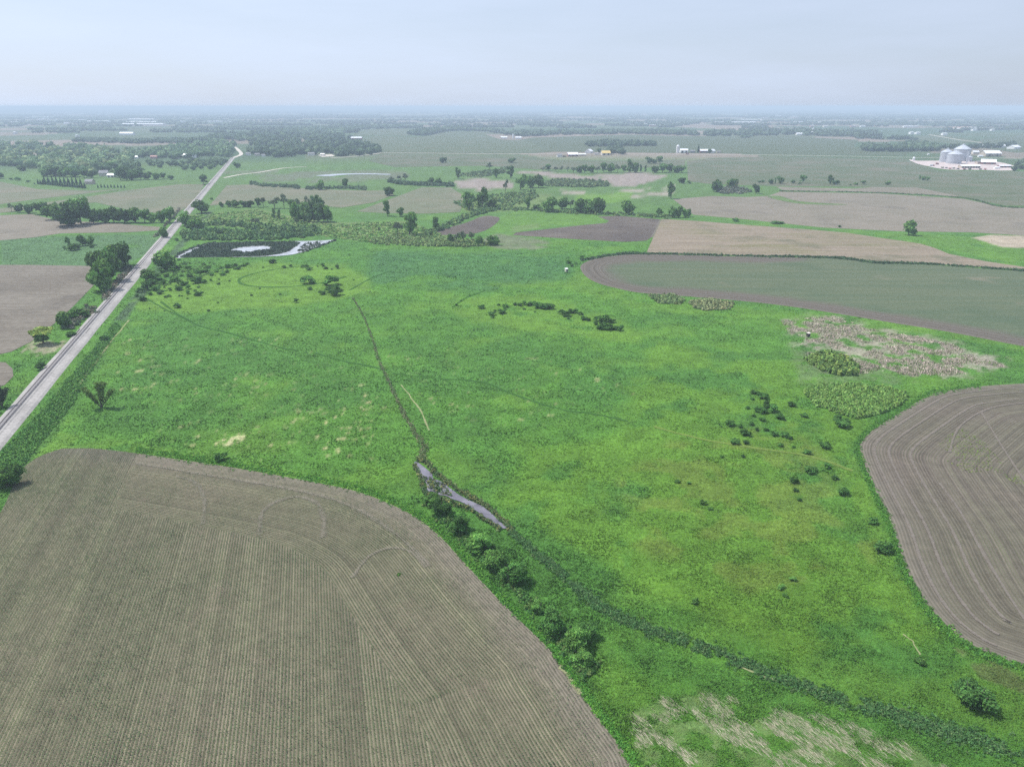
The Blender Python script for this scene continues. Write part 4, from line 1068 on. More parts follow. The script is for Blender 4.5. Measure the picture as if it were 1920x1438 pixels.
shrubs([(331, 578, 13), (391, 584, 6), (408, 569, 4), (280, 580, 4), (308, 584, 3), (430, 528, 4), (471, 555, 5), (525, 554, 5), (487, 542, 4)], 'dark', 'strewn over the open bright knoll', 'strewn bushes of the bright knoll')
shrubs([(510, 494, 12), (532, 503, 8), (545, 501, 7), (567, 502, 8), (575, 502, 8), (579, 507, 10), (605, 500, 9), (611, 505, 7), (622, 506, 4), (632, 504, 10), (595, 501, 4), (493, 503, 4)], 'dark', 'along the top edge of the bright knoll', 'bushes along the top of the bright knoll')
shrubs([(576, 533, 22), (580, 544, 9), (619, 536, 28), (628, 543, 14), (615, 549, 15), (604, 553, 13), (628, 555, 24)], 'dark', 'in the tight group right of the knoll', 'tight dark group on the knoll')
shrub(554, 568, 11, 'dark', 'single bush at the lower right edge of the bright knoll', h=8)
shrub(663, 526, 4, 'dark', 'tiny bush right of the tight dark group')
shrubs([(1067, 495, 10), (1079, 496, 6), (1072, 500, 7), (1091, 486, 10)], 'dark', 'by the white hunting blind', 'bushes by the white blind')
shrubs([(902, 579, 12), (922, 592, 13), (923, 597, 7), (935, 573, 6), (941, 589, 15), (948, 577, 10), (946, 581, 9), (928, 584, 5)], 'dark', 'in the left part of the bush ring', 'bush ring in the middle meadow')
shrubs([(965, 573, 8), (975, 574, 10), (983, 572, 10), (991, 574, 10), (997, 572, 12), (1008, 578, 16), (1019, 580, 18), (1031, 580, 18), (983, 581, 5), (1003, 586, 4)], 'dark', 'in the top arc of the bush ring', 'bush ring in the middle meadow')
shrubs([(1053, 590, 13), (1062, 594, 15), (1072, 588, 13), (1080, 588, 12), (1089, 591, 9), (1066, 599, 6), (1095, 601, 12), (1103, 602, 10)], 'dark', 'in the middle arc of the bush ring', 'bush ring in the middle meadow')
shrubs([(1123, 604, 16), (1136, 604, 18), (1148, 606, 12), (1117, 610, 10), (1126, 618, 14), (1139, 619, 18), (1152, 619, 13), (1163, 621, 12), (1166, 614, 7), (1131, 612, 14)], 'dark', 'in the right end of the bush ring', 'bush ring in the middle meadow')
shrubs([(856, 573, 5), (864, 565, 4), (880, 555, 4)], 'dark', 'on the broken trail left of the bush ring', 'bushes on the broken trail')
shrubs([(1414, 739, 11), (1424, 741, 10), (1434, 750, 17), (1411, 750, 7), (1403, 767, 8), (1422, 773, 14), (1432, 776, 16), (1440, 766, 14), (1450, 774, 22), (1438, 758, 10), (1464, 787, 16), (1431, 790, 11), (1414, 782, 7), (1486, 763, 13), (1509, 783, 12)], 'dark', 'in the top part of the right shrub scatter', 'right shrub scatter')
shrubs([(1370, 799, 17), (1389, 802, 10), (1409, 798, 10), (1420, 808, 9), (1437, 808, 9), (1400, 818, 17), (1453, 818, 14), (1473, 821, 15), (1482, 824, 9), (1392, 811, 9), (1378, 833, 17), (1400, 833, 12), (1464, 838, 10), (1349, 797, 4), (1353, 801, 4)], 'dark', 'in the lower part of the right shrub scatter', 'right shrub scatter')
shrubs([(1572, 789, 16), (1580, 802, 26), (1547, 841, 19), (1514, 852, 13), (1522, 888, 20), (1551, 879, 15), (1567, 900, 12), (1490, 906, 16), (1493, 922, 9), (1584, 930, 20), (1500, 940, 9), (1489, 840, 6), (1393, 858, 8), (1354, 858, 7)], 'dark', 'in the loose string left of the right field', 'loose string left of the right field')
shrub(1638, 983, 20, 'dark', 'round dark bush at the rim of the right field', h=13)
shrub(1658, 1037, 36, 'dark', 'wide dark bush below the round one at the rim of the right field', h=20)
shrubs([(1271, 905, 10), (1292, 908, 8), (1333, 956, 9), (1320, 946, 12), (1305, 1132, 14), (1487, 1090, 12), (1466, 1106, 14), (1473, 1120, 10), (1728, 1248, 20)], 'mid', 'dotted over the lower right meadow', 'dots of the lower right meadow')
shrub(1836, 1332, 76, 'darkbig', 'big round bush with visible stems in the lower right corner', h=46, parts=True)
for x, y, w, h, k, lab in [
    (808, 948, 32, 22, 'midbig', 'first bush below the creek, small and low'),
    (828, 968, 40, 30, 'darkbig', 'bush below the creek, second of the wooded row from the top'),
    (858, 1002, 48, 36, 'darkbig', 'dense dark bush facing the middle of the creek'),
    (896, 1036, 58, 36, 'midbig', 'broad bush just past the lower end of the creek'),
    (928, 1068, 50, 38, 'midbig', 'bush with pale twigs in the middle of the wooded row'),
    (962, 1100, 56, 44, 'darkbig', 'rounded dark bush with a pale dead top in the wooded row'),
    (1038, 1190, 58, 50, 'darkbig', 'tall dark bush heading the lower clump beside the front field'),
    (1082, 1222, 58, 48, 'midbig', 'lighter bush in the middle of the lower clump'),
    (1102, 1198, 40, 32, 'darkbig', 'bush on the meadow side of the lower clump'),
    (1092, 1252, 46, 32, 'midbig', 'last low bush at the foot of the lower clump'),
    (1008, 1150, 34, 22, 'midbig', 'low bush bridging the wooded row and the lower clump'),
]:
    shrub(x, y, w, k, lab, 'wooded row beside the front field', h=h, parts=True)
# ------------------------------------------------------------------ masses nobody could count: thickets, reeds, far woods
def sample_poly(px, n, rng, ground=False):
    P = np.array(px, float)
    if ground: P = Gn(P)
    lo, hi = P.min(0), P.max(0); out = np.zeros((0, 2))
    while len(out) < n:
        q = lo + rng.random((n * 2, 2)) * (hi - lo); out = np.concatenate([out, q[inside(q, P)]])
    return out[:n] if ground else Gn(out[:n])

def clumps(name, label, cat, pos, size, height, tint, rng, per=12, leaf=.5, jitter=.3, core=True, kind='stuff', lean=None):
    """leafy hummocks at the given ground points, one object"""
    n = len(pos); size = size * rng.uniform(.7, 1.35, n); height = height * rng.uniform(.7, 1.3, n)
    d = rng.normal(size=(n, per, 3)); d[..., 2] = np.abs(d[..., 2]) + .15; d /= np.linalg.norm(d, axis=2)[..., None]
    rad = rng.uniform(.7, 1.1, (n, per, 1))
    c = d * rad * np.stack([size * .5, size * .5, height], 1)[:, None, :]
    c[..., :2] += np.asarray(pos)[:, None, :]
    c = c.reshape(-1, 3)
    nr = d.reshape(-1, 3) + rng.normal(size=(n * per, 3)) * .55; nr /= np.linalg.norm(nr, axis=1)[:, None]
    t1 = np.cross(nr, rng.normal(size=nr.shape)); t1 /= np.linalg.norm(t1, axis=1)[:, None]; t2 = np.cross(nr, t1)
    s = (np.repeat(size, per) * leaf * rng.uniform(.7, 1.3, n * per))[:, None]
    V = np.stack([c - t1 * s * .5 - t2 * s * .35, c + t1 * s * .5 - t2 * s * .35, c + t2 * s * .6], 1).reshape(-1, 3)
    V[:, 2] = np.maximum(V[:, 2], .01)
    F = np.arange(len(V)).reshape(-1, 3)
    tc = np.asarray(tint, float)
    tc = np.tile(tc, (n, 1)) if tc.ndim == 1 else tc if len(tc) == n else tc[rng.integers(0, len(tc), n)]
    cc = tc * rng.uniform(1 - jitter, 1 + jitter, (n, 1)) * np.stack([rng.uniform(.9, 1.15, n), np.ones(n), np.ones(n)], 1)
    C = np.repeat(np.repeat(cc, per, 0) * rng.uniform(.75, 1.25, (n * per, 1)), 3, 0)
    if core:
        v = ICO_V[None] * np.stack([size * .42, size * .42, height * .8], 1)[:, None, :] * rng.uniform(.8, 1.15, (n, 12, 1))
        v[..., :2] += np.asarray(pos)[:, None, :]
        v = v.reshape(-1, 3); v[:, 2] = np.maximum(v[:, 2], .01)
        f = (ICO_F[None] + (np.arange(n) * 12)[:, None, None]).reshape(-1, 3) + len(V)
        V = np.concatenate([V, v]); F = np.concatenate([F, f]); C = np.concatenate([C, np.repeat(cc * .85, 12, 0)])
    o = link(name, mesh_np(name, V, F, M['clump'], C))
    return tag(o, label, cat, kind=kind)

def along(px, width_px, n, rng):
    g = smooth_line(px, 10); k = rng.integers(0, len(g) - 1, n); t = rng.random((n, 1))
    p = g[k] * (1 - t) + g[k + 1] * t
    w = np.interp(k / len(g), np.linspace(0, 1, len(np.atleast_1d(width_px))), np.atleast_1d(width_px)) if np.ndim(width_px) else np.full(n, width_px)
    e = g[k + 1] - g[k]; e /= np.linalg.norm(e, axis=1)[:, None] + 1e-9
    p = p + np.stack([-e[:, 1], e[:, 0]], 1) * (rng.normal(size=n) * w * .32)[:, None]
    return Gn(p)

R = np.random.default_rng(99)
def pal(n, cols, rng=R): return np.array(cols)[rng.integers(0, len(cols), n)]
# right hand thickets of pale yellow green suckers
TH1 = [(1505, 735), (1540, 722), (1600, 722), (1660, 728), (1700, 738), (1702, 748), (1680, 764), (1645, 778), (1605, 786), (1570, 775), (1530, 762)]
TH2 = [(1505, 672), (1530, 664), (1560, 662), (1590, 672), (1610, 690), (1605, 704), (1570, 704), (1535, 694)]
clumps('thicket', 'dense pale yellow green thicket beside the top of the right field', 'thicket', sample_poly(TH1, 2100, R), 1.15, 1.6, pal(2100, [(.105, .195, .042), (.08, .16, .035), (.14, .23, .06)]), R, 16, .42)
clumps('thicket', 'small olive thicket at the edge of the dead reeds', 'thicket', sample_poly(TH2, 330, R), 2.0, 2.1, pal(330, [(.10, .165, .038), (.13, .195, .048), (.06, .11, .03)]), R, 16, .42)
clumps('thicket', 'pale weedy thicket below the rim of the rounded field', 'thicket', sample_poly([(1215, 555), (1260, 553), (1285, 562), (1275, 571), (1235, 570)], 260, R), 1.6, 1.5, pal(260, [(.13, .18, .075), (.085, .135, .05)]), R, 12, .45)
clumps('thicket', 'cream flowered thicket below the rim of the rounded field', 'thicket', sample_poly([(1290, 566), (1330, 562), (1378, 570), (1370, 580), (1320, 583), (1300, 577)], 330, R), 1.7, 1.6, pal(330, [(.20, .22, .11), (.12, .15, .07), (.15, .18, .08)]), R, 12, .45)
# marsh thickets behind the pond
clumps('thicket', 'dark willow scrub between the pond and the pale marsh', 'scrub', np.concatenate([along([(345, 445), (400, 436), (460, 440), (520, 440), (600, 436)], 9, 330, R), along([(340, 440), (380, 447), (450, 448), (520, 446), (580, 441)], 6, 260, R), along([(350, 425), (430, 420), (480, 428), (540, 428), (590, 432)], 7, 240, R)]), 4.2, 3.0, pal(830, [(.036, .082, .03), (.05, .105, .034), (.08, .14, .045)]), R, 14, .40)
clumps('thicket', 'pale yellow green marsh thicket behind the pond', 'thicket', sample_poly([(345, 408), (480, 394), (545, 410), (620, 422), (700, 418), (760, 418), (835, 442), (825, 458), (700, 456), (620, 446), (500, 425), (380, 422)], 1500, R), 3.4, 1.0, pal(1500, [(.10, .19, .048), (.125, .215, .06), (.08, .16, .04), (.155, .21, .075)]), R, 10, .45)
clumps('thicket', 'hummocky pale thicket along the top of the meadow', 'thicket', sample_poly([(690, 450), (740, 444), (800, 446), (900, 452), (935, 460), (880, 464), (780, 462), (700, 459)], 600, R), 2.8, 2.0, pal(600, [(.105, .165, .055), (.075, .125, .042), (.135, .185, .07)]), R, 12, .42)
clumps('hedgerow', 'diagonal hedgerow behind the small ploughed plot', 'hedgerow', along([(800, 442), (830, 428), (870, 410), (905, 397), (935, 390)], 6, 330, R), 3.6, 3.0, pal(330, [(.045, .095, .036), (.07, .13, .042), (.10, .155, .05)]), R, 14, .4)
clumps('thicket', 'scrub filling the hollow above the ploughed plot', 'scrub', np.concatenate([sample_poly([(850, 380), (930, 365), (1000, 356), (1010, 370), (950, 392), (880, 396)], 420, R), along([(935, 392), (1000, 394), (1090, 400), (1200, 404), (1260, 408)], 4, 260, R)]), 4.0, 2.2, pal(680, [(.055, .11, .04), (.085, .14, .048), (.105, .165, .05)]), R, 12, .42)
clumps('thicket', 'dense green thicket in the middle of the brown reed marsh', 'thicket', sample_poly([(1018, 345), (1040, 338), (1100, 338), (1140, 342), (1142, 350), (1100, 352), (1025, 350)], 420, R), 5.0, 3.2, pal(420, [(.07, .105, .05), (.10, .14, .06), (.05, .085, .04)]), R, 12, .42)
clumps('hedge', 'dark low hedge right of the slough', 'hedge', along([(728, 342), (760, 345), (810, 347), (850, 348)], 4, 260, R), 5.0, 3.6, pal(260, [(.035, .07, .035), (.05, .085, .04)]), R, 12, .42)
clumps('hedge', 'bushy bank below the slough', 'hedge', np.concatenate([along([(575, 354), (640, 353), (685, 355)], 3, 140, R), along([(470, 344), (500, 349), (545, 351), (560, 353)], 3.5, 140, R)]), 4.6, 3.0, pal(280, [(.045, .08, .04), (.06, .10, .045)]), R, 12, .42)
clumps('scrub', 'scrub on the green slope above the ploughed plot', 'scrub', sample_poly([(850, 330), (880, 325), (930, 318), (960, 312), (945, 325), (900, 334)], 200, R), 4.4, 2.6, pal(200, [(.06, .10, .045), (.085, .12, .05)]), R, 12, .42)
clumps('scrub', 'grey thicket right of the reed marsh', 'scrub', sample_poly([(1345, 358), (1365, 350), (1390, 352), (1410, 360), (1395, 364), (1350, 364)], 170, R), 4.0, 3.0, pal(170, [(.09, .10, .075), (.07, .09, .06)]), R, 12, .42)
clumps('scrub', 'brambly scrub on the left bank of the railway', 'scrub', np.concatenate([along([(120, 612), (145, 600), (160, 590), (180, 580)], 14, 90, R), along([(196, 562), (222, 528), (244, 500)], 8, 140, R), along([(292, 446), (318, 414), (338, 392)], 4, 90, R)]), 2.6, 1.3, pal(320, [(.055, .085, .045), (.09, .10, .07), (.12, .11, .08)]), R, 12, .42)
clumps('scrub', 'low scrub between the railway and the shrub scatter', 'scrub', sample_poly([(262, 540), (300, 512), (345, 492), (420, 494), (470, 498), (440, 506), (380, 522), (330, 540), (290, 552)], 240, R), 1.8, .7, pal(240, [(.055, .11, .03), (.075, .14, .035)]), R, 10, .45)
# weeds beside the railway and along the field edge
clumps('weeds', 'rank dark weeds along the right foot of the railway', 'weeds', sample_poly([(-10, 905), (0, 850), (70, 780), (130, 710), (215, 605), (228, 612), (175, 690), (135, 760), (60, 850), (20, 905)], 2600, R), 1.3, .8, pal(2600, [(.05, .125, .03), (.06, .145, .03), (.07, .155, .032)]), R, 10, .36, core=False)
clumps('weeds', 'tall grass fringe along the edge of the front field', 'weeds', along([(p[0] + 5, p[1] - 5) for p in EDGE_A_PX[2:-1]], 13, 3600, R), .75, .36, pal(3600, [(.055, .16, .022), (.072, .175, .024), (.044, .13, .022)]), R, 10, .36, core=False)
clumps('weeds', 'tall grass fringe along the edge of the right field', 'weeds', along([(p[0] - 5, p[1] - 1) for p in EDGE_B_PX[3:-1]], 11, 3000, R), .75, .38, pal(3000, [(.055, .15, .022), (.068, .165, .024), (.042, .115, .024)]), R, 10, .36, core=False)
clumps('weeds', 'dark grass line between the mottled field and the rounded field', 'weeds', along([(1090, 489), (1150, 478.5), (1212, 476), (1400, 480.5), (1541, 483), (1590, 486), (1644, 493), (1739, 495.5), (1920, 508)], 2.2, 1500, R), 1.9, 1.0, pal(1500, [(.03, .06, .028), (.045, .085, .035)]), R, 8, .5, core=False)
clumps('weeds', 'dark grass line on top of the pinkish field', 'weeds', along([(1462, 359), (1644, 362), (1806, 372), (1882, 388.5), (1990, 389)], 1.3, 600, R), 2.6, .7, pal(600, [(.045, .085, .032), (.06, .10, .04)]), R, 8, .5, core=False)
pw = sample_poly([(1760, 830), (1800, 800), (1850, 830), (1880, 870), (1960, 940), (1930, 960), (1860, 900), (1800, 880), (1770, 860)], 900, R); pw = pw[fbm(pw[:, 0] / 9, pw[:, 1] / 9, 3, 4) > .52]
clumps('weeds', 'yellow green volunteer weeds strewn in the right field', 'weeds', pw, .45, .10, pal(len(pw), [(.12, .17, .035), (.10, .15, .035)]), R, 7, .5, core=False)
# ditch sedges and reeds
clumps('sedges', 'brownish sedges marking the dry ditch across the meadow', 'sedges', along([(662, 560), (680, 590), (698, 635), (712, 680), (732, 722), (752, 765), (775, 805), (795, 840), (790, 862)], [2, 2, 4, 5, 5, 6, 8, 15, 12], 1300, R), .7, .42, pal(1300, [(.075, .125, .04), (.11, .13, .06), (.055, .12, .035), (.14, .14, .08)]), R, 8, .45, core=False)
clumps('sedges', 'dark sedges lining the creek banks', 'sedges', np.concatenate([along([(782, 862), (800, 868), (820, 890), (850, 912), (885, 935), (915, 952), (948, 982), (960, 996)], 7, 520, R), along([(776, 872), (790, 900), (798, 924), (830, 936), (850, 945), (880, 955), (910, 976), (940, 993)], 6, 360, R), sample_poly([(790, 893), (812, 899), (840, 912), (846, 932), (806, 920)], 130, R)]), .9, .8, pal(950, [(.05, .10, .032), (.085, .115, .045), (.12, .13, .045), (.04, .075, .03)]), R, 9, .45, core=False)
REEDLINE = [(955, 996), (1000, 1032), (1040, 1065), (1090, 1108), (1130, 1140), (1200, 1174), (1300, 1208), (1380, 1240), (1480, 1278), (1600, 1318), (1700, 1348), (1800, 1378), (1930, 1418), (2040, 1450)]
pr = along(REEDLINE, [9, 11, 13, 14, 14, 16, 17, 18, 20, 22, 26, 30, 32, 32], 5200, R); pr = pr[fbm(pr[:, 0] / 4, pr[:, 1] / 4, 3, 12) > .35]
clumps('reeds', 'grey green reed strip following the drain to the lower right corner', 'reeds', pr, .75, .5, pal(len(pr), [(.038, .096, .028), (.048, .112, .033), (.032, .080, .025), (.066, .12, .043)]), R, 12, .36, core=False)
pp = sample_poly(MAT_PX, 2600, R); pp = pp[~inside(pp, HOLE_G)]
pp = np.concatenate([pp, sample_poly([(560, 466), (575, 456), (604, 453), (598, 460), (575, 470), (556, 474)], 90, R)])
pp = np.concatenate([pp, along([(331, 483.5), (338, 476), (356, 468), (384, 459.5), (404, 455.5)], 3, 150, R), along([(560, 476), (590, 466), (612, 457), (628, 451)], 2, 60, R)])
clumps('reeds', 'dark standing reeds of the bed in the pond', 'reeds', pp, 2.2, .8, pal(len(pp), [(.022, .04, .026), (.03, .055, .03), (.045, .065, .04)]), R, 7, .5, core=False)
clumps('scrub', 'low tangled undergrowth joining the bushes of the wooded row', 'undergrowth', np.concatenate([along([(800, 938), (830, 968), (862, 1002), (900, 1036), (935, 1072), (970, 1105), (1010, 1150)], 20, 520, R), along([(1020, 1165), (1060, 1205), (1095, 1245), (1110, 1262)], 34, 420, R)]), .95, .75, pal(940, [(.045, .115, .026), (.06, .135, .03), (.036, .09, .024), (.075, .125, .035)]), R, 12, .38)
# dead reeds, lodged and straw coloured
def blades(name, label, cat, pos, size, hgt, tint, rng, per=7, lean=(0, 0), spread=.9, width=.16, jitter=.3):
    n = len(pos); s = (size * rng.uniform(.6, 1.4, n))
    b = rng.normal(size=(n, per, 2)) * (s * .38)[:, None, None] + np.asarray(pos)[:, None, :]
    a = rng.uniform(0, 2 * math.pi, (n, per)); l = s[:, None] * rng.uniform(.2, 1, (n, per)) * spread
    tip = np.stack([b[..., 0] + l * np.cos(a) + lean[0] * s[:, None], b[..., 1] + l * np.sin(a) + lean[1] * s[:, None], (hgt * rng.uniform(.5, 1.3, (n, 1)) * rng.uniform(.5, 1.15, (n, per)))], -1)
    wd = (s * width)[:, None] * rng.uniform(.6, 1.4, (n, per)); q = rng.uniform(0, math.pi, (n, per))
    z = np.zeros((n, per))
    p1 = np.stack([b[..., 0] + wd * np.cos(q), b[..., 1] + wd * np.sin(q), z], -1)
    p2 = np.stack([b[..., 0] - wd * np.cos(q), b[..., 1] - wd * np.sin(q), z], -1)
    V = np.stack([p1, p2, tip], 2).reshape(-1, 3); F = np.arange(len(V)).reshape(-1, 3)
    tc = np.asarray(tint, float); tc = np.tile(tc, (n, 1)) if tc.ndim == 1 else tc
    C = tc[:, None, :] * rng.uniform(1 - jitter, 1 + jitter, (n, 1, 1)) * rng.uniform(.82, 1.18, (n, per, 1))
    C = np.repeat(C.reshape(-1, 3), 3, 0)
    o = link(name, mesh_np(name, V, F, M['grass'], C))
    return tag(o, label, cat, kind='stuff')
def patchy(px, n, ps, th, rng, seed, ax=None):
    p = sample_poly(px, n, rng); a, b = p[:, 0] / ps, p[:, 1] / ps
    f = fbm(a / 3, b / 3, 3, seed + 7)
    if ax: a, b = (p[:, 0] * ax[0] + p[:, 1] * ax[1]) / ps * .45, (-p[:, 0] * ax[1] + p[:, 1] * ax[0]) / ps * 1.6
    return p[.6 * fbm(a, b, 4, seed) + .4 * f > th]
p = patchy([(1195, 1350), (1240, 1306), (1330, 1300), (1440, 1330), (1560, 1350), (1700, 1392), (1790, 1438), (1800, 1520), (1170, 1520), (1200, 1400)], 22000, 2.6, .575, R, 31, (-.67, .74))
blades('dead_grass', 'bleached lodged grass in patches at the bottom right', 'dead grass', p, 1.0, .34, pal(len(p), [(.38, .345, .26), (.30, .27, .19), (.44, .395, .31), (.07, .17, .03), (.07, .17, .03)]), R, 4, (-.7, .76), .22, .04)
p = patchy([(1465, 602), (1560, 592), (1650, 622), (1720, 632), (1800, 650), (1885, 672), (1890, 692), (1800, 702), (1720, 708), (1650, 694), (1600, 704), (1540, 690), (1500, 650)], 9000, 6, .50, R, 31)
blades('dead_reeds', 'pinkish dead reed patch between the thickets and the rounded field', 'dead reeds', p, 1.5, .8, pal(len(p), [(.38, .31, .27), (.32, .26, .22), (.43, .36, .31), (.09, .16, .04), (.16, .18, .09)]), R, 5, (.1, .1), .6, .09)

# ------------------------------------------------------------------ meadow grass tussocks
def meadow_grass():
    rng = np.random.default_rng(5)
    n = 430000
    q = np.stack([rng.uniform(-90, 2010, n), 440 + (1.0 - rng.random(n) ** 1.08) * 1110], 1)
    g = Gn(q)
    keep = np.ones(n, bool)
    for poly in FIELD_POLYS:
        lo, hi = poly.min(0), poly.max(0)
        m = keep & (g[:, 0] > lo[0]) & (g[:, 0] < hi[0]) & (g[:, 1] > lo[1]) & (g[:, 1] < hi[1])
        idx = np.nonzero(m)[0]
        if len(idx): keep[idx[inside(g[idx], poly)]] = False
    g = g[keep]; py = q[keep, 1]
    m = np.array(H / (FPX * SP + (py - 719) * CP))
    c = cover(g[:, 0], g[:, 1])
    lump = fbm(g[:, 0] / 3.6, g[:, 1] / 2.6, 3, 61); lump2 = fbm(g[:, 0] / 9, g[:, 1] / 9, 3, 67)
    yel = np.clip((c[:, 0] - .05) / .06, 0, 1)
    s = np.maximum(.44, m * 1.75) * rng.uniform(.7, 1.3, len(g))
    h = (.12 + .24 * sstep(.3, .8, lump) + .15 * sstep(.35, .75, lump2)) * (1 - .62 * yel) * np.clip(m / .16, 1, 2.2) ** .5
    c = c * rng.uniform(.92, 1.14, (len(g), 1)) * np.stack([rng.uniform(.9, 1.15, len(g)), np.ones(len(g)), rng.uniform(.9, 1.1, len(g))], 1)
    per = 4
    b = rng.normal(size=(len(g), per, 2)) * (s * .30)[:, None, None] + g[:, None, :]
    a = rng.uniform(0, 6.283, (len(g), per)); l = s[:, None] * rng.uniform(.1, .75, (len(g), per))
    tip = np.stack([b[..., 0] + l * np.cos(a) + .25 * s[:, None], b[..., 1] + l * np.sin(a), h[:, None] * rng.uniform(.6, 1.2, (len(g), per))], -1)
    wd = (s * .27)[:, None] * rng.uniform(.7, 1.3, (len(g), per)); k = rng.uniform(0, math.pi, (len(g), per)); z = np.zeros_like(k)
    p1 = np.stack([b[..., 0] + wd * np.cos(k), b[..., 1] + wd * np.sin(k), z], -1); p2 = np.stack([b[..., 0] - wd * np.cos(k), b[..., 1] - wd * np.sin(k), z], -1)
    V = np.stack([p1, p2, tip], 2).reshape(-1, 3); F = np.arange(len(V)).reshape(-1, 3)
    C = np.repeat(np.repeat(c, per, 0), 3, 0)
    o = link('meadow_grass', mesh_np('meadow_grass', V, F, M['grass'], C))
    tag(o, 'tall tussocky meadow grass covering the low ground', 'grass', kind='stuff')
meadow_grass()

# ------------------------------------------------------------------ young crop plants in the front field, row by row
def seedlings(name, label, lines, step, size, tint, rng, clip):
    P = []
    for L in lines:
        d = np.r_[0, np.cumsum(np.linalg.norm(np.diff(L, axis=0), axis=1))]
        if d[-1] < step: continue
        t = np.arange(0, d[-1], step); t = t + rng.uniform(-.3, .3, len(t)) * step
        P.append(np.stack([np.interp(t, d, L[:, 0]), np.interp(t, d, L[:, 1])], 1))
    P = np.concatenate(P); P = P[clip(P)]
    P = P + rng.normal(size=P.shape) * .035
    n = len(P); per = 2
    s = size * rng.uniform(.6, 1.3, (n, 1)) * (.75 + .5 * fbm(P[:, 0] / 12, P[:, 1] / 12, 3, 5))[:, None]
    a = rng.uniform(0, 6.283, (n, 1)) + np.arange(per)[None] * 3.14 + rng.uniform(-.5, .5, (n, per))
    bx, by = P[:, :1] + 0 * a, P[:, 1:] + 0 * a
    dx, dy = np.cos(a), np.sin(a)
    z = np.full_like(a, ZI[0] + .02)
    base1 = np.stack([bx - dy * s * .30, by + dx * s * .30, z], -1); base2 = np.stack([bx + dy * s * .30, by - dx * s * .30, z], -1)
    tip = np.stack([bx + dx * s * .85, by + dy * s * .85, z + s * .75], -1)
    V = np.stack([base1, base2, tip], 2).reshape(-1, 3); F = np.arange(len(V)).reshape(-1, 3)
    C = np.repeat(np.array(tint)[None] * rng.uniform(.65, 1.3, (n, 1)), per * 3, 0)
    o = link(name, mesh_np(name, V, F, M['grass'], C)); tag(o, label, 'crop', kind='stuff')
    return n
def crop_lines_a():
    ins = []
    k = np.arange(-400, 400)
    a0 = Gn([(400, 1438)])[0] @ dA
    for i in k:
        c = (i + .75) * SP_A
        t = np.linspace(-60, 150, 106)
        ins.append(c * nA[None] + (a0 + t)[:, None] * dA[None])
    t = np.gradient(EDGE_A, axis=0); t /= np.linalg.norm(t, axis=1)[:, None]; nn = np.stack([-t[:, 1], t[:, 0]], 1)
    if not inside((EDGE_A + nn * 3)[20:21], POLY_A).any(): nn = -nn
    hd = [EDGE_A + nn * ((i + .75) * SP_A) for i in range(int(D_A / SP_A))]
    return ins, hd
_in, _hd = crop_lines_a()
rr = np.random.default_rng(12)
def vis(P):
    x, y = to_px(P[:, 0], P[:, 1]); return (x > -60) & (x < 1500) & (y < 1500) & (y > 830)
EL = EDGE_A[::2]
N1 = seedlings('crop_rows', 'straight rows of young green crop plants in the front field', _in, .34, .30, (.062, .098, .045), rr, lambda P: vis(P) & inside(P, POLY_A) & ((line_dist(P, EL) > D_A) | (P @ nA < INNER0)))
def okh(P):
    d = line_dist(P, EL); r = np.abs(((d / SP_A - .75) + .5) % 1 - .5)
    return vis(P) & inside(P, POLY_A) & (P @ nA > INNER0) & (d < D_A) & (r < .16) & (rr.random(len(P)) < np.clip((d - 1) / 8, .45, 1))
N2 = seedlings('crop_rows', 'curved headland rows of young green crop plants along the field edge', _hd, .36, .28, (.066, .098, .048), rr, okh)
link_weed = clumps('weed_patch', 'single bright green weed tuft in the front field', 'weed', Gn([(748, 1077), (749, 1076), (747, 1078)]), .8, .35, (.08, .17, .03), R, 20, .35, core=False, kind='thing')

# ------------------------------------------------------------------ far woods
def wood(name, label, px, n, wm, hm, tints, seed, cat='wood', leafy=8):
    rng = np.random.default_rng(seed)
    P = sample_poly(px, n, rng)
    w = wm * rng.uniform(.65, 1.35, n); h = hm * rng.uniform(.7, 1.25, n)
    v = ICO_V[None] * rng.uniform(.72, 1.2, (n, 12, 1)) * np.stack([w * .5, w * .5, h * .52], 1)[:, None, :]
    v[..., 2] += (h * .50)[:, None]; v[..., :2] += P[:, None, :]
    V = v.reshape(-1, 3); F = (ICO_F[None] + (np.arange(n) * 12)[:, None, None]).reshape(-1, 3)
    tc = pal(n, tints, rng) * rng.uniform(.7, 1.35, (n, 1)); C = np.repeat(tc, 12, 0)
    if leafy:
        d = rng.normal(size=(n, leafy, 3)); d[..., 2] = np.abs(d[..., 2]); d /= np.linalg.norm(d, axis=2)[..., None]
        c = d * rng.uniform(.85, 1.15, (n, leafy, 1)) * np.stack([w * .5, w * .5, h * .52], 1)[:, None, :]
        c[..., 2] += (h * .5)[:, None]; c[..., :2] += P[:, None, :]
        c = c.reshape(-1, 3); nr = d.reshape(-1, 3) + rng.normal(size=(n * leafy, 3)) * .6; nr /= np.linalg.norm(nr, axis=1)[:, None]
        t1 = np.cross(nr, rng.normal(size=nr.shape)); t1 /= np.linalg.norm(t1, axis=1)[:, None]; t2 = np.cross(nr, t1)
        s = np.repeat(w, leafy)[:, None] * .38
        V2 = np.stack([c - t1 * s * .5, c + t1 * s * .5 - t2 * s * .2, c + t2 * s * .6], 1).reshape(-1, 3)
        F = np.concatenate([F, np.arange(len(V2)).reshape(-1, 3) + len(V)]); V = np.concatenate([V, V2])
        C = np.concatenate([C, np.repeat(np.repeat(tc, leafy, 0) * rng.uniform(.8, 1.3, (n * leafy, 1)), 3, 0)])
    o = link(name, mesh_np(name, V, F, M['leaf'], C)); tag(o, label, cat, kind='stuff')
WD = [(.034, .062, .03), (.045, .078, .035), (.06, .095, .04)]
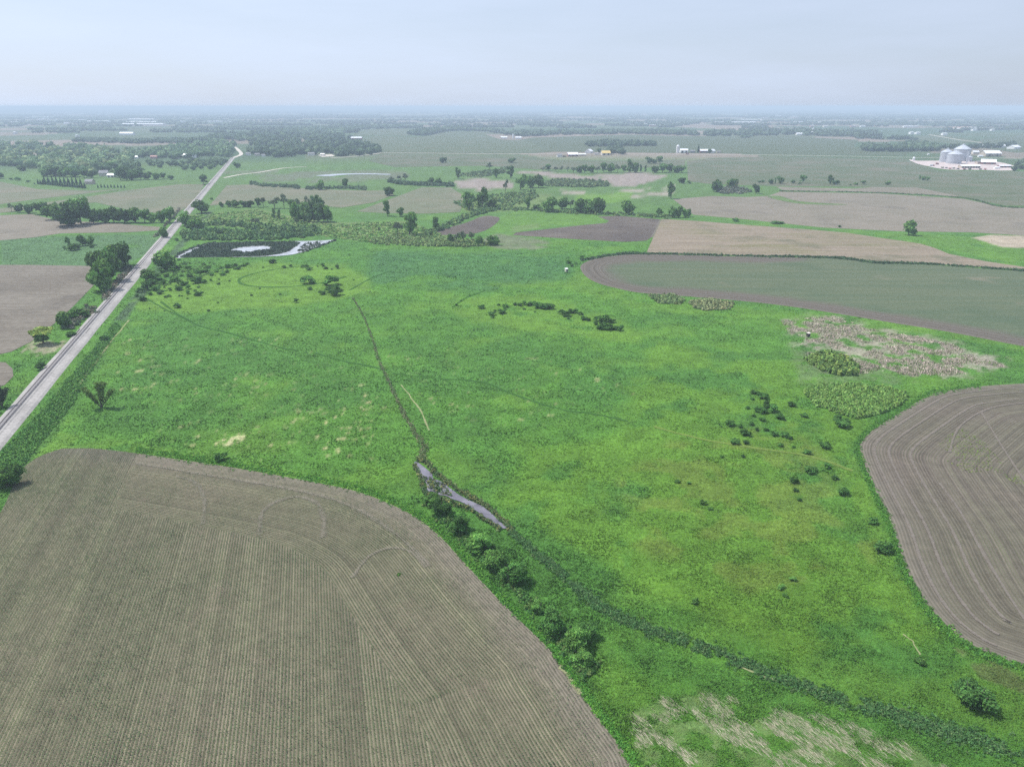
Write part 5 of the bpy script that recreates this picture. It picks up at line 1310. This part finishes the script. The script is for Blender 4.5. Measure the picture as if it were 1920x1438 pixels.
WD2 = [(.038, .062, .034), (.05, .075, .04)]
wood('woodland', 'broad hazy woodland at the far left behind the spruces', [(-120, 272), (0, 270), (120, 274), (250, 288), (252, 306), (215, 318), (170, 331), (85, 330), (76, 318), (30, 312), (-120, 316)], 620, 17, 14, WD + [(.09, .115, .05)], 1)
wood('woodland', 'wood strip right of the white roofed farmhouse', [(215, 322), (230, 312), (262, 318), (262, 334), (222, 336)], 60, 14, 14, WD, 2)
wood('village_trees', 'trees of the village at the end of the railway', [(250, 290), (330, 276), (420, 262), (440, 272), (432, 296), (400, 292), (330, 300), (262, 297)], 330, 16, 12, WD, 3)
wood('village_trees', 'trees on the village side right of the railway end', [(462, 280), (480, 262), (600, 260), (690, 272), (714, 284), (710, 290), (640, 294), (600, 290), (520, 296), (470, 290)], 420, 16, 13, WD, 4)
wood('village_trees', 'hazy trees behind the village', [(330, 272), (420, 252), (520, 248), (640, 256), (660, 262), (600, 262), (480, 266), (430, 264)], 300, 20, 13, WD, 5)
wood('scrub', 'scrubby trees between the village and the far lane', [(250, 302), (330, 304), (420, 300), (425, 310), (380, 322), (300, 316)], 60, 11, 8, WD, 6)
wood('treeline', 'thin dark plantation strip across the far left', [(140, 262), (230, 265), (370, 264), (370, 268), (260, 270), (140, 267)], 240, 18, 10, WD2, 7)
wood('woodland', 'oblong wood behind the yellow roofed farm', [(1098, 271), (1150, 269), (1226, 270), (1230, 274), (1160, 276), (1100, 276)], 130, 16, 12, WD2, 8)
wood('farm_trees', 'dark trees right of the yellow roofed farm', [(1140, 284), (1152, 280), (1166, 282), (1168, 290), (1140, 290)], 26, 14, 14, WD2, 9)
wood('woodland', 'dark wood left of the grain bins', [(1612, 282), (1622, 276), (1640, 281), (1680, 280), (1700, 274), (1740, 274), (1760, 280), (1758, 285), (1630, 285), (1614, 284)], 150, 16, 15, WD2, 10)
wood('tree_row', 'row of small trees on the rise behind the grain farm', [(1600, 258), (1660, 260), (1720, 262), (1720, 264), (1600, 261)], 46, 16, 11, WD2, 11)
wood('tree_row', 'hedge trees running right behind the grain bins', [(1760, 276), (1800, 277), (1860, 274), (1905, 270), (1905, 276), (1850, 279), (1780, 281)], 90, 13, 10, WD2, 12)
wood('farm_trees', 'dark trees cut by the right edge at the grain farm', [(1896, 318), (1904, 306), (1930, 298), (1960, 300), (1960, 322), (1900, 321)], 40, 10, 11, WD2, 13)
wood('treeline', 'dark treeline across the centre far distance', [(945, 254), (970, 249), (1050, 249), (1180, 247), (1300, 249), (1310, 255), (1180, 252), (1060, 254), (980, 257)], 420, 22, 14, WD2, 14)
wood('treeline', 'dark treeline across the right far distance', [(1318, 255), (1340, 248), (1440, 244), (1640, 250), (1650, 258), (1600, 258), (1480, 254), (1340, 256)], 420, 22, 14, WD2, 15)
wood('woodland', 'far wood beyond the domed field', [(765, 252), (800, 244), (850, 242), (930, 246), (950, 252), (900, 247), (850, 246), (790, 256)], 220, 24, 15, WD2, 16)
wood('treeline', 'far wood edge left of the domed field', [(520, 246), (600, 240), (690, 238), (790, 238), (790, 242), (690, 243), (640, 252), (540, 254)], 330, 26, 14, WD2, 17)
wood('treeline', 'tiny dark copse on the far green field', [(1387, 257), (1410, 256), (1412, 258), (1388, 260)], 14, 14, 8, WD2, 18)
rngw = np.random.default_rng(55)
LAB = ['faint hazy treeline below the horizon at the far left', 'faint hazy treeline below the horizon left of centre', 'faint hazy treeline below the horizon right of centre', 'faint hazy treeline below the horizon at the far right']
for q in range(4):
    pts = []
    for row in np.concatenate([np.arange(207, 222, 1.1), np.arange(222, 250, 2.2)]):
        x = q * 500 - 60 + rngw.uniform(0, 60)
        while x < (q + 1) * 500 - 60:
            L = rngw.uniform(20, 150); dens = .62 if row < 236 else .42
            if rngw.random() < dens and not (row > 240 and 640 < x < 1700):
                nn = int(L / 2.2); pts.append(np.stack([x + rngw.random(nn) * L, row + rngw.normal(size=nn) * .35 + rngw.uniform(-.8, .8)], 1))
            x += L * rngw.uniform(.7, 1.5)
    pts = np.concatenate(pts); pts[:, 1] = np.maximum(pts[:, 1], 205.5)
    g = Gn(pts); n = len(g); rng = np.random.default_rng(70 + q)
    dist = g[:, 1]; w = np.clip(dist * .0042, 16, 70) * rng.uniform(.7, 1.4, n); h = rng.uniform(9, 17, n)
    v = ICO_V[None] * rng.uniform(.75, 1.2, (n, 12, 1)) * np.stack([w * .5, w * .5, h * .55], 1)[:, None, :]
    v[..., 2] += (h * .45)[:, None]; v[..., :2] += g[:, None, :]
    F = (ICO_F[None] + (np.arange(n) * 12)[:, None, None]).reshape(-1, 3)
    C = np.repeat(pal(n, WD2, rng) * rng.uniform(.75, 1.3, (n, 1)), 12, 0)
    tag(link('treeline', mesh_np('treeline', v.reshape(-1, 3), F, M['leaf'], C)), LAB[q], 'treeline', kind='stuff')
# ------------------------------------------------------------------ buildings
def gable(px, py, w, label, wall='white', roof='roofwhite', name='barn', cat='barn', depth=None, hw=None, rz=0.0, pitch=.38, doors=0, wins=0, group=None, metres=None, chimney=False):
    """gable building, foot of the near wall at (px, py), w photograph pixels wide"""
    x, y = G(px, py); m = MPP(py)
    L = metres or w * m; D = depth or min(L * .55, 22); Hh = hw or min(4.5, .30 * L + 1.2); Rr = D * .5 * pitch
    root = link(name, None, None, (x, y + D / 2, 0), rz); tag(root, label, cat, group)
    b = MB(); b.box(-L / 2, L / 2, -D / 2, D / 2, 0, Hh)
    for s in (-1, 1):
        X = s * L / 2
        v = [(X, -D / 2, Hh), (X, D / 2, Hh), (X, 0, Hh + Rr)]
        b.add(v if s > 0 else v[::-1], [(0, 1, 2)])
    b.build('wall', M[wall], root)
    t = .22; ov = min(.6, D * .06)
    r = MB()
    for s in (-1, 1):
        e = (s * (D / 2 + ov), Hh - ov * pitch + .05); k = (0, Hh + Rr + .05)
        x0, x1 = -L / 2 - ov, L / 2 + ov
        r.add([(x0, e[0], e[1]), (x1, e[0], e[1]), (x1, k[0], k[1]), (x0, k[0], k[1]), (x0, e[0], e[1] + t), (x1, e[0], e[1] + t), (x1, k[0], k[1] + t), (x0, k[0], k[1] + t)],
              [(0, 1, 2, 3), (7, 6, 5, 4), (0, 4, 5, 1), (1, 5, 6, 2), (2, 6, 7, 3), (3, 7, 4, 0)])
    r.build('roof', M[roof], root)
    for i in range(doors):
        q = -L / 2 + L * (i + .5) / doors; dw = min(L / doors * .28, 2.2)
        d = MB(); d.box(q - dw, q + dw, -D / 2 - .08, -D / 2 + .02, 0, Hh * .8); d.build('door', M['dark'], root)
    for i in range(wins):
        q = -L / 2 + L * (i + .5) / wins
        f = MB(); f.box(q - .7, q + .7, -D / 2 - .10, -D / 2 + .02, Hh * .42, Hh * .8); fo = f.build('window', M['white' if wall != 'white' else 'tan'], root)
        g = MB(); g.box(q - .55, q + .55, -D / 2 - .13, -D / 2 - .02, Hh * .46, Hh * .76); g.build('pane', M['dark'], fo)
    if chimney:
        c = MB(); c.box(-.4, .4, -.4, .4, Hh + Rr * .6, Hh + Rr + 1.0); c.build('chimney', M['brick'], root)
    return root

def grain_bin(px, py, w, hpx, label, group='tall grain bins'):
    x, y = G(px, py); m = MPP(py); Rb = w * m / 2; Z = hpx * m / CP
    root = link('grain_bin', None, None, (x, y + Rb, 0)); tag(root, label, 'grain bin', group)
    prof = []; k = int(Z / 1.1)
    for i in range(k):
        z0, z1 = Z * i / k, Z * (i + 1) / k
        prof += [(Rb - .09, z0 + .02), (Rb, (z0 + z1) / 2), (Rb - .09, z1 - .02)]
    b = MB(); b.lathe(prof, 40); b.build('bin_wall', M['steel'], root)
    r = MB(); r.lathe([(Rb + .35, Z - .15), (Rb + .35, Z + .05), (Rb * .12, Z + Rb * .52), (Rb * .12, Z + Rb * .52 + .8)], 40); rf = r.build('bin_roof', M['steel2'], root)
    ribs = MB()
    for i in range(20):
        a = 2 * math.pi * i / 20; c, s = math.cos(a), math.sin(a)
        ribs.tube([((Rb + .2) * c, (Rb + .2) * s, Z + .18), (Rb * .14 * c, Rb * .14 * s, Z + Rb * .52 + .12)], [.16, .12], 4)
    rb = ribs.build('roof_ribs', M['steel2'], rf); rb['kind'] = 'stuff'
    c = MB(); c.lathe([(Rb * .13, Z + Rb * .52 + .7), (Rb * .13, Z + Rb * .52 + 1.5), (.1, Z + Rb * .52 + 2.2)], 14); c.build('cap', M['steel2'], root)
    for s in (-1, 1):
        l = MB(); l.tube([(s * .35 - Rb * .5, -Rb * .88, 0), (s * .35 - Rb * .5, -Rb * .88, Z)], [.09, .09], 4); l.build('ladder_rail', M['steel2'], root)
    d = MB(); d.box(Rb * .1 - 1.1, Rb * .1 + 1.1, -Rb - .12, -Rb + .4, 0, 2.6); d.build('door', M['dark'], root)
    return root

def silo(px, py, w, hpx, label, mat='concrete'):
    x, y = G(px, py); m = MPP(py); Rb = max(w * m / 2, 2.2); Z = hpx * m / CP - Rb * .6
    root = link('silo', None, None, (x, y + Rb, 0)); tag(root, label, 'silo')
    b = MB(); b.lathe([(Rb, 0), (Rb, Z)], 20); b.build('silo_wall', M[mat], root)
    r = MB(); r.lathe([(Rb + .1, Z - .05)] + [((Rb + .1) * math.cos(t), Z + Rb * .8 * math.sin(t)) for t in np.linspace(.1, 1.45, 6)], 20); r.build('dome', M['roofwhite'], root)
    for i in range(4):
        h = MB(); h.lathe([(Rb + .12, Z * (i + .5) / 4 - .15), (Rb + .12, Z * (i + .5) / 4 + .15)], 20); h.build('hoop', M['steel'], root)
    return root

def truck(px, py, label, L=9.0, cab='truckred', body='white', rz=0.0, name='truck', cat='truck'):
    x, y = G(px, py)
    root = link(name, None, None, (x, y, 0), rz); tag(root, label, cat)
    f = MB(); f.box(-L / 2, L / 2, -.9, .9, .7, 1.0); f.build('frame', M['dark'], root)
    b = MB(); b.box(-L / 2, L * .22, -1.3, 1.3, 1.0, 3.4); b.build('box_body', M[body], root)
    c = MB(); c.add([(L * .25, -1.2, .8), (L / 2, -1.2, .8), (L / 2, 1.2, .8), (L * .25, 1.2, .8), (L * .25, -1.2, 2.9), (L * .42, -1.2, 2.9), (L * .42, 1.2, 2.9), (L * .25, 1.2, 2.9), (L / 2, -1.2, 1.8), (L / 2, 1.2, 1.8)],
                    [(0, 3, 2, 1), (4, 5, 6, 7), (0, 1, 8, 5, 4), (2, 3, 7, 6, 9), (1, 2, 9, 8), (8, 9, 6, 5), (3, 0, 4, 7)]); c.build('cab', M[cab], root)
    for xx in (-L * .34, -L * .2, L * .34):
        for s in (-1, 1):
            w = MB(); w.tube([(xx, s * 1.25 - .18, .5), (xx, s * 1.25 + .18, .5)], [.5, .5], 12); w.build('wheel', M['rubber'], root)
    return root

def wagon(px, py, label, group, col='green_paint'):
    x, y = G(px, py)
    root = link('farm_wagon', None, None, (x, y, 0), random.uniform(-.6, .6)); tag(root, label, 'wagon', group)
    b = MB(); z0, z1 = 1.0, 2.4
    b.add([(-1.9, -.9, z0), (1.9, -.9, z0), (1.9, .9, z0), (-1.9, .9, z0), (-2.5, -1.3, z1), (2.5, -1.3, z1), (2.5, 1.3, z1), (-2.5, 1.3, z1)], [(3, 2, 1, 0), (0, 1, 5, 4), (1, 2, 6, 5), (2, 3, 7, 6), (3, 0, 4, 7), (4, 5, 6, 7)])
    b.build('hopper', M[col], root)
    t = MB(); t.tube([(1.9, 0, .7), (4.2, 0, .4)], [.1, .07], 5); t.build('drawbar', M['dark'], root)
    for xx in (-1.4, 1.4):
        for s in (-1, 1):
            w = MB(); w.tube([(xx, s * 1.1 - .15, .5), (xx, s * 1.1 + .15, .5)], [.5, .5], 10); w.build('wheel', M['rubber'], root)

# -- grain farm at the right
YARD = [(1704, 299.5), (1722, 302), (1760, 302), (1800, 303), (1850, 302), (1880, 306), (1902, 312), (1905, 319), (1880, 320.5), (1830, 319), (1790, 319), (1764, 317), (1740, 312.5), (1718, 307)]
field('pale gravel yard of the grain farm', YARD, M['yard'], True, name='yard', cat='yard', wob=2)
grain_bin(1809, 303, 29, 20, 'rear grain bin, the tallest, peeping over the front ones')
grain_bin(1778, 305, 21, 17, 'left grain bin of the tall group')
grain_bin(1795, 308, 26, 16, 'front grain bin, the widest, facing the yard')
grain_bin(1819.5, 304, 9, 8, 'small grain bin at the right foot of the tall ones')
x, y = G(1812, 306); m = MPP(306)
leg = link('grain_elevator', None, None, (x, y, 0)); tag(leg, 'slim pale elevator leg standing beside the grain bins', 'grain elevator')
b = MB(); b.box(-1.2, 1.2, -1.2, 1.2, 0, 20); b.build('leg', M['steel2'], leg)
b = MB(); b.box(-1.7, 1.7, -1.7, 1.7, 20, 22.5); b.build('head_house', M['steel'], leg)
b = MB(); b.tube([(0, 0, 21), (-16, 6, 24)], [.4, .4], 6); b.build('spout', M['steel'], leg)
gable(1820, 316, 36, 'long white roofed open shed in front of the grain bins', 'tan', 'roofwhite', 'shed', 'shed', 12, 4.2, .04, .34, 7)
gable(1859, 309, 24, 'broad low gable machine hall right of the grain bins', 'red', 'roofwhite', 'machine_hall', 'barn', 24, 4.5, -.5, .42, 2)
gable(1838, 308, 11, 'grey roofed shed between the long shed and the machine hall', 'tan', 'roofgrey', 'shed', 'shed', 10, 4)
gable(1885, 315, 22, 'low white roofed shed at the right end of the yard', 'red', 'roofwhite', 'shed', 'shed', 9, 3.4, .05, .3, 3)
gable(1870, 317, 9, 'tiny white shed in front of the low shed', 'white', 'roofwhite', 'shed', 'shed', 6, 2.6)
gable(1862, 294, 30, 'big white roofed barn across the road from the bins', 'tan', 'roofwhite', 'barn', 'barn', 24, 7, .03, .5, 2)
gable(1830, 289, 11, 'small white roofed house left of the big barn', 'cream', 'roofwhite', 'farmhouse', 'house', 9, 4.5, 0, .6, 0, 3)
gable(1839, 295, 8, 'tiny white garage beside the road by the big barn', 'white', 'roofwhite', 'garage', 'shed', 6, 3)
gable(1877, 277, 16, 'far white roofed shed behind the big barn', 'white', 'roofwhite', 'barn', 'barn', 16, 5)
gable(1905, 280, 18, 'white roofed barn at the right edge on the slope', 'white', 'roofwhite', 'barn', 'barn', 22, 5.5, .4, .4)
gable(1845, 276, 4, 'tiny white house behind the hedge trees', 'white', 'roofwhite', 'farmhouse', 'house', 9, 4.5)
silo(1714, 302, 4.5, 6, 'small white feed silo at the left tip of the yard', 'white')
truck(1747, 312, 'red and white truck parked on the left of the yard', 10, rz=.1)
truck(1757, 309, 'small dark red trailer behind the parked truck', 7, cab='truckred', body='red', rz=.5, name='trailer', cat='trailer')
for i, (qx, qy) in enumerate([(1767, 315.8), (1774, 316.4), (1781, 317.6), (1788, 317.2), (1796, 318.2), (1808, 318.8), (1818, 318.6), (1838, 319), (1847, 319)]):
    wagon(qx, qy, f'dark farm wagon, {ORD[i]} from the left along the front edge of the yard', 'wagons along the yard edge', ['green_paint', 'dark', 'truckred'][i % 3])
gable(1741, 291, 3, 'tiny pale shelter in the field behind the yard', 'white', 'roofwhite', 'shelter', 'shed', 4, 2.5)
# -- farm with the yellow roof
gable(1049, 295, 9, 'small pale blue grey house left of the yellow roofed farm', 'white', 'roofgrey', 'farmhouse', 'house', 9, 4.5, .1, .6, 0, 3, chimney=True)
gable(1074, 294, 19, 'big white roofed barn with brown front at the yellow roofed farm', 'red', 'roofwhite', 'barn', 'barn', 18, 4.5, .08, .5, 3)
gable(1092, 292.5, 13, 'long low white shed right of the brown fronted barn', 'tan', 'roofwhite', 'shed', 'shed', 9, 3.2)
gable(1105, 288, 11, 'white gable barn behind the low white shed', 'white', 'roofwhite', 'barn', 'barn', 16, 5, 1.0, .6)
gable(1119, 291, 9, 'small pale shed left of the yellow roofed hall', 'cream', 'roofgrey', 'shed', 'shed', 8, 3)
gable(1136, 291.5, 16, 'yellow roofed hall at the edge of the dark trees', 'cream', 'roofyellow', 'hall', 'barn', 18, 5, .12, .55, 2)
tree(1123, 289, 8, 10, 'round', 'small round tree behind the pale shed of the yellow roofed farm')
truck(1058, 295, 'dark truck beside the small pale house', 8, 'dark', 'dark')
# -- farm with the white silo
silo(1271, 287.5, 6, 13, 'tall white silo at the left end of the roadside farm', 'white')
gable(1283, 287, 14, 'white barn beside the tall white silo', 'white', 'roofwhite', 'barn', 'barn', 14, 6, 0, .5, 2)
gable(1299, 287, 9, 'dark walled shed between the white barns', 'roofgrey', 'roofgrey', 'shed', 'shed', 9, 4.5)
gable(1321, 287, 16, 'white roofed dark barn in the roadside farm', 'red', 'roofwhite', 'barn', 'barn', 14, 5, 0, .5, 2)
gable(1336, 287, 9, 'white roofed house at the right of the roadside farm', 'white', 'roofwhite', 'farmhouse', 'house', 10, 5, .5, .7, 0, 3)
gable(1348, 287.5, 7, 'small grey shed at the right end of the roadside farm', 'tan', 'roofgrey', 'shed', 'shed', 7, 3.5)
tree(1309, 287, 6, 14, 'spruce', 'pointed dark spruce among the roadside farm buildings')
tree(1331, 288, 7, 9, 'round', 'round dark tree before the white roofed house of the roadside farm')
truck(1289, 290, 'red tractor trailer on the drive of the roadside farm', 7, 'truckred', 'red')
# -- farther barns
gable(668, 262.5, 20, 'long white roofed barn with brown ends on the hazy field', 'red', 'roofwhite', 'barn', 'barn', 18, 6)
gable(945, 260.5, 12, 'long white barn at the edge of the far wood', 'white', 'roofwhite', 'barn', 'barn', 14, 5)
silo(962, 260, 3, 7, 'white silo between the two far white barns', 'white')
gable(972, 261, 11, 'second white barn right of the far white silo', 'white', 'roofwhite', 'barn', 'barn', 14, 5)
gable(1506, 254, 24, 'very long white poultry barn on the far green rise', 'white', 'roofwhite', 'barn', 'barn', 16, 6)
gable(1528, 253, 11, 'white barn beside the far grey silo', 'tan', 'roofwhite', 'barn', 'barn', 20, 9)
silo(1524, 252, 3, 10, 'far grey silo beside the very long white barn')
# -- farmhouse at the left wood
gable(193, 331, 15, 'grey roofed farmhouse at the left wood edge', 'cream', 'roofgrey', 'farmhouse', 'house', 11, 5.5, .15, .7, 0, 3, chimney=True)
gable(208, 333, 14, 'white roofed garage right of the grey roofed farmhouse', 'white', 'roofwhite', 'garage', 'shed', 9, 3.6, -.1, .5, 2)
gable(166, 346, 13, 'low roof showing behind the spruce windbreak', 'tan', 'roofgrey', 'house', 'house', 10, 4, 0, .6)
# -- village
VIL = [(254, 298, 8, 'white house at the left end of the village', 'white', 'roofwhite'), (288, 298, 12, 'reddish brick house in the village', 'brick', 'brick'), (353, 296.5, 22, 'long low white shed in the village', 'white', 'roofwhite'),
       (333, 298, 3, 'tiny white house beside the long low shed', 'white', 'roofwhite'), (421, 286, 18, 'long white shed at the end of the railway', 'white', 'roofwhite'), (465, 292, 9, 'pale house right of the railway end', 'white', 'roofgrey'),
       (482, 293, 9, 'grey roofed house, second right of the railway end', 'cream', 'roofgrey'), (494, 294, 7, 'low pale house, third right of the railway end', 'white', 'roofgrey'), (532, 294, 5, 'tiny white shed at the village wood edge', 'white', 'roofwhite'),
       (583, 292, 12, 'white house half hidden at the wood edge', 'white', 'roofgrey'), (605, 293, 8, 'pale shed by the sandy yard at the wood edge', 'cream', 'roofwhite'), (499, 248, 7, 'small white barn above the village trees', 'white', 'roofwhite')]
for x_, y_, w_, lab, wa, ro in VIL:
    gable(x_, y_, w_, lab, wa, ro, 'village_house', 'house', None, None, random.uniform(-.3, .3), .6, 0, 2, 'village houses')
field('sandy yard at the village wood edge', [(596, 291), (622, 290), (628, 293.5), (604, 295)], M['gravel'], False, name='yard', cat='yard', wob=0)
# -- far town and industrial roofs
TOWN = [(67, 221.5, 13), (86, 221.5, 9), (80, 226, 22), (48, 222.5, 15), (25, 231.5, 16), (106, 226.5, 5), (124, 233, 9), (92, 235, 4), (264, 226, 48), (262, 231.5, 60), (265, 236, 78), (183, 230, 40), (143, 259, 3), (26, 252, 4),
        (342, 230, 9), (393, 230, 8), (408, 230, 17), (428, 230.5, 9), (382, 217.5, 22), (461, 232, 5), (518, 217.5, 5), (585, 212.5, 10), (212, 209.5, 9), (150, 227, 20), (230, 232, 12)]
for j, (x_, y_, w_) in enumerate(sorted(TOWN)):
    gable(x_, y_, w_, f"{'long' if w_ > 20 else 'short' if w_ > 8 else 'tiny'} white far roof, {ORD[j] if j < 20 else ['twenty first', 'twenty second', 'twenty third', 'twenty fourth', 'twenty fifth'][j - 20]} from the left in the far left town", 'white', 'roofwhite', 'town_building', 'building', max(20, w_ * MPP(y_) * .25), 9, 0, .12, 0, 0, 'far left town')
gable(236, 254, 25, 'very long white barn alone in the far left fields', 'white', 'roofwhite', 'barn', 'barn', 26, 7)
TOWN2 = [(1181, 223, 4), (1212, 235, 8), (1224, 238, 12), (1240, 238, 5), (1252, 237, 5), (1349, 231.5, 16), (1395, 232, 44), (1410, 227, 40), (1436, 223, 14), (1460, 218.5, 10), (1486, 220.5, 8), (1498, 222, 18), (1510, 222, 14), (1500, 231, 22), (1523, 239, 6), (1538, 231.5, 5), (1548, 239.5, 7), (1600, 239, 8)]
for j, (x_, y_, w_) in enumerate(sorted(TOWN2)):
    gable(x_, y_, w_, f"{'long' if w_ > 20 else 'short' if w_ > 8 else 'tiny'} pale far roof, {ORD[j]} from the left in the far central town", ['white', 'cream', 'brick'][j % 3], 'roofwhite', 'town_building', 'building', max(20, w_ * MPP(y_) * .25), 9, 0, .12, 0, 0, 'far central town')
TOWN3 = [(1618, 239, 8), (1708, 239.5, 26), (1710, 252, 6), (1722, 252.5, 8), (1772, 254.5, 8), (1798, 245, 6), (1830, 243, 46), (1828, 246, 8), (1862, 246, 5), (1868, 217, 6), (1908, 215, 10)]
for j, (x_, y_, w_) in enumerate(sorted(TOWN3)):
    gable(x_, y_, w_, f"{'long' if w_ > 20 else 'short' if w_ > 7 else 'tiny'} white far roof, {ORD[j]} from the left on the far right hills", 'white', 'roofwhite', 'town_building', 'building', max(18, w_ * MPP(y_) * .2), 8, 0, .15, 0, 0, 'far right hill farms')
field('tan bare field below the far right hills', [(1776, 236.5), (1815, 235), (1816, 241), (1790, 242), (1776, 240)], mat_flat('far_tan_soil', (.36, .26, .20), .95, .1, .01), False, wob=0)
field('pale lot in the far central town', [(1375, 229), (1440, 226), (1442, 232), (1378, 233)], M['yard'], False, name='yard', cat='yard', wob=0)

# -- hunting blinds in the meadow
def blind(px, py, label, wall, roof, s=1.0, rz=.3):
    x, y = G(px, py); root = link('hunting_blind', None, None, (x, y, 0), rz); tag(root, label, 'hunting blind')
    for i in (-1, 1):
        for j in (-1, 1):
            l = MB(); l.box(i * .8 * s - .06, i * .8 * s + .06, j * .8 * s - .06, j * .8 * s + .06, 0, .7 * s); l.build('leg', M['timber'], root)
    b = MB(); b.box(-s, s, -s, s, .7 * s, 2.9 * s); b.build('wall', M[wall], root)
    r = MB(); r.add([(-1.15 * s, -1.15 * s, 2.9 * s), (1.15 * s, -1.15 * s, 2.9 * s), (1.15 * s, 1.15 * s, 3.15 * s), (-1.15 * s, 1.15 * s, 3.15 * s), (-1.15 * s, -1.15 * s, 3.0 * s), (1.15 * s, -1.15 * s, 3.0 * s), (1.15 * s, 1.15 * s, 3.25 * s), (-1.15 * s, 1.15 * s, 3.25 * s)],
                    [(3, 2, 1, 0), (4, 5, 6, 7), (0, 1, 5, 4), (1, 2, 6, 5), (2, 3, 7, 6), (3, 0, 4, 7)]); r.build('roof', M[roof], root)
    d = MB(); d.box(-.1 * s, .75 * s, -s - .04, -s + .02, .75 * s, 2.5 * s); d.build('door', M['dark'], root)
    w = MB(); w.box(-.75 * s, -.3 * s, -s - .05, -s + .02, 1.7 * s, 2.3 * s); w.build('window', M['dark'], root)
blind(1062, 511, 'small white hunting blind with a dark door in the meadow', 'cream', 'white', .92)
blind(1515, 632, 'dark hunting blind with a pale roof beside the dead reeds', 'timber', 'cream', .72)

# ------------------------------------------------------------------ air
def haze():
    n = NT('haze_air'); n.t.nodes.remove(n.t.nodes.new('ShaderNodeMath'))
    v = n.node('VolumePrincipled')
    v.inputs['Color'].default_value = HAZE_COLOR
    v.inputs['Density'].default_value = HAZE_DENSITY
    v.inputs['Anisotropy'].default_value = 0.0
    n.t.links.new(v.outputs['Volume'], n.out.inputs['Volume'])
    b = MB(); b.box(-46000, 46000, -46000, 46000, -1.0, 116.0)
    o = b.build('haze', n.m); tag(o, 'thin pale summer haze over the plain', 'haze', kind='stuff')
haze()
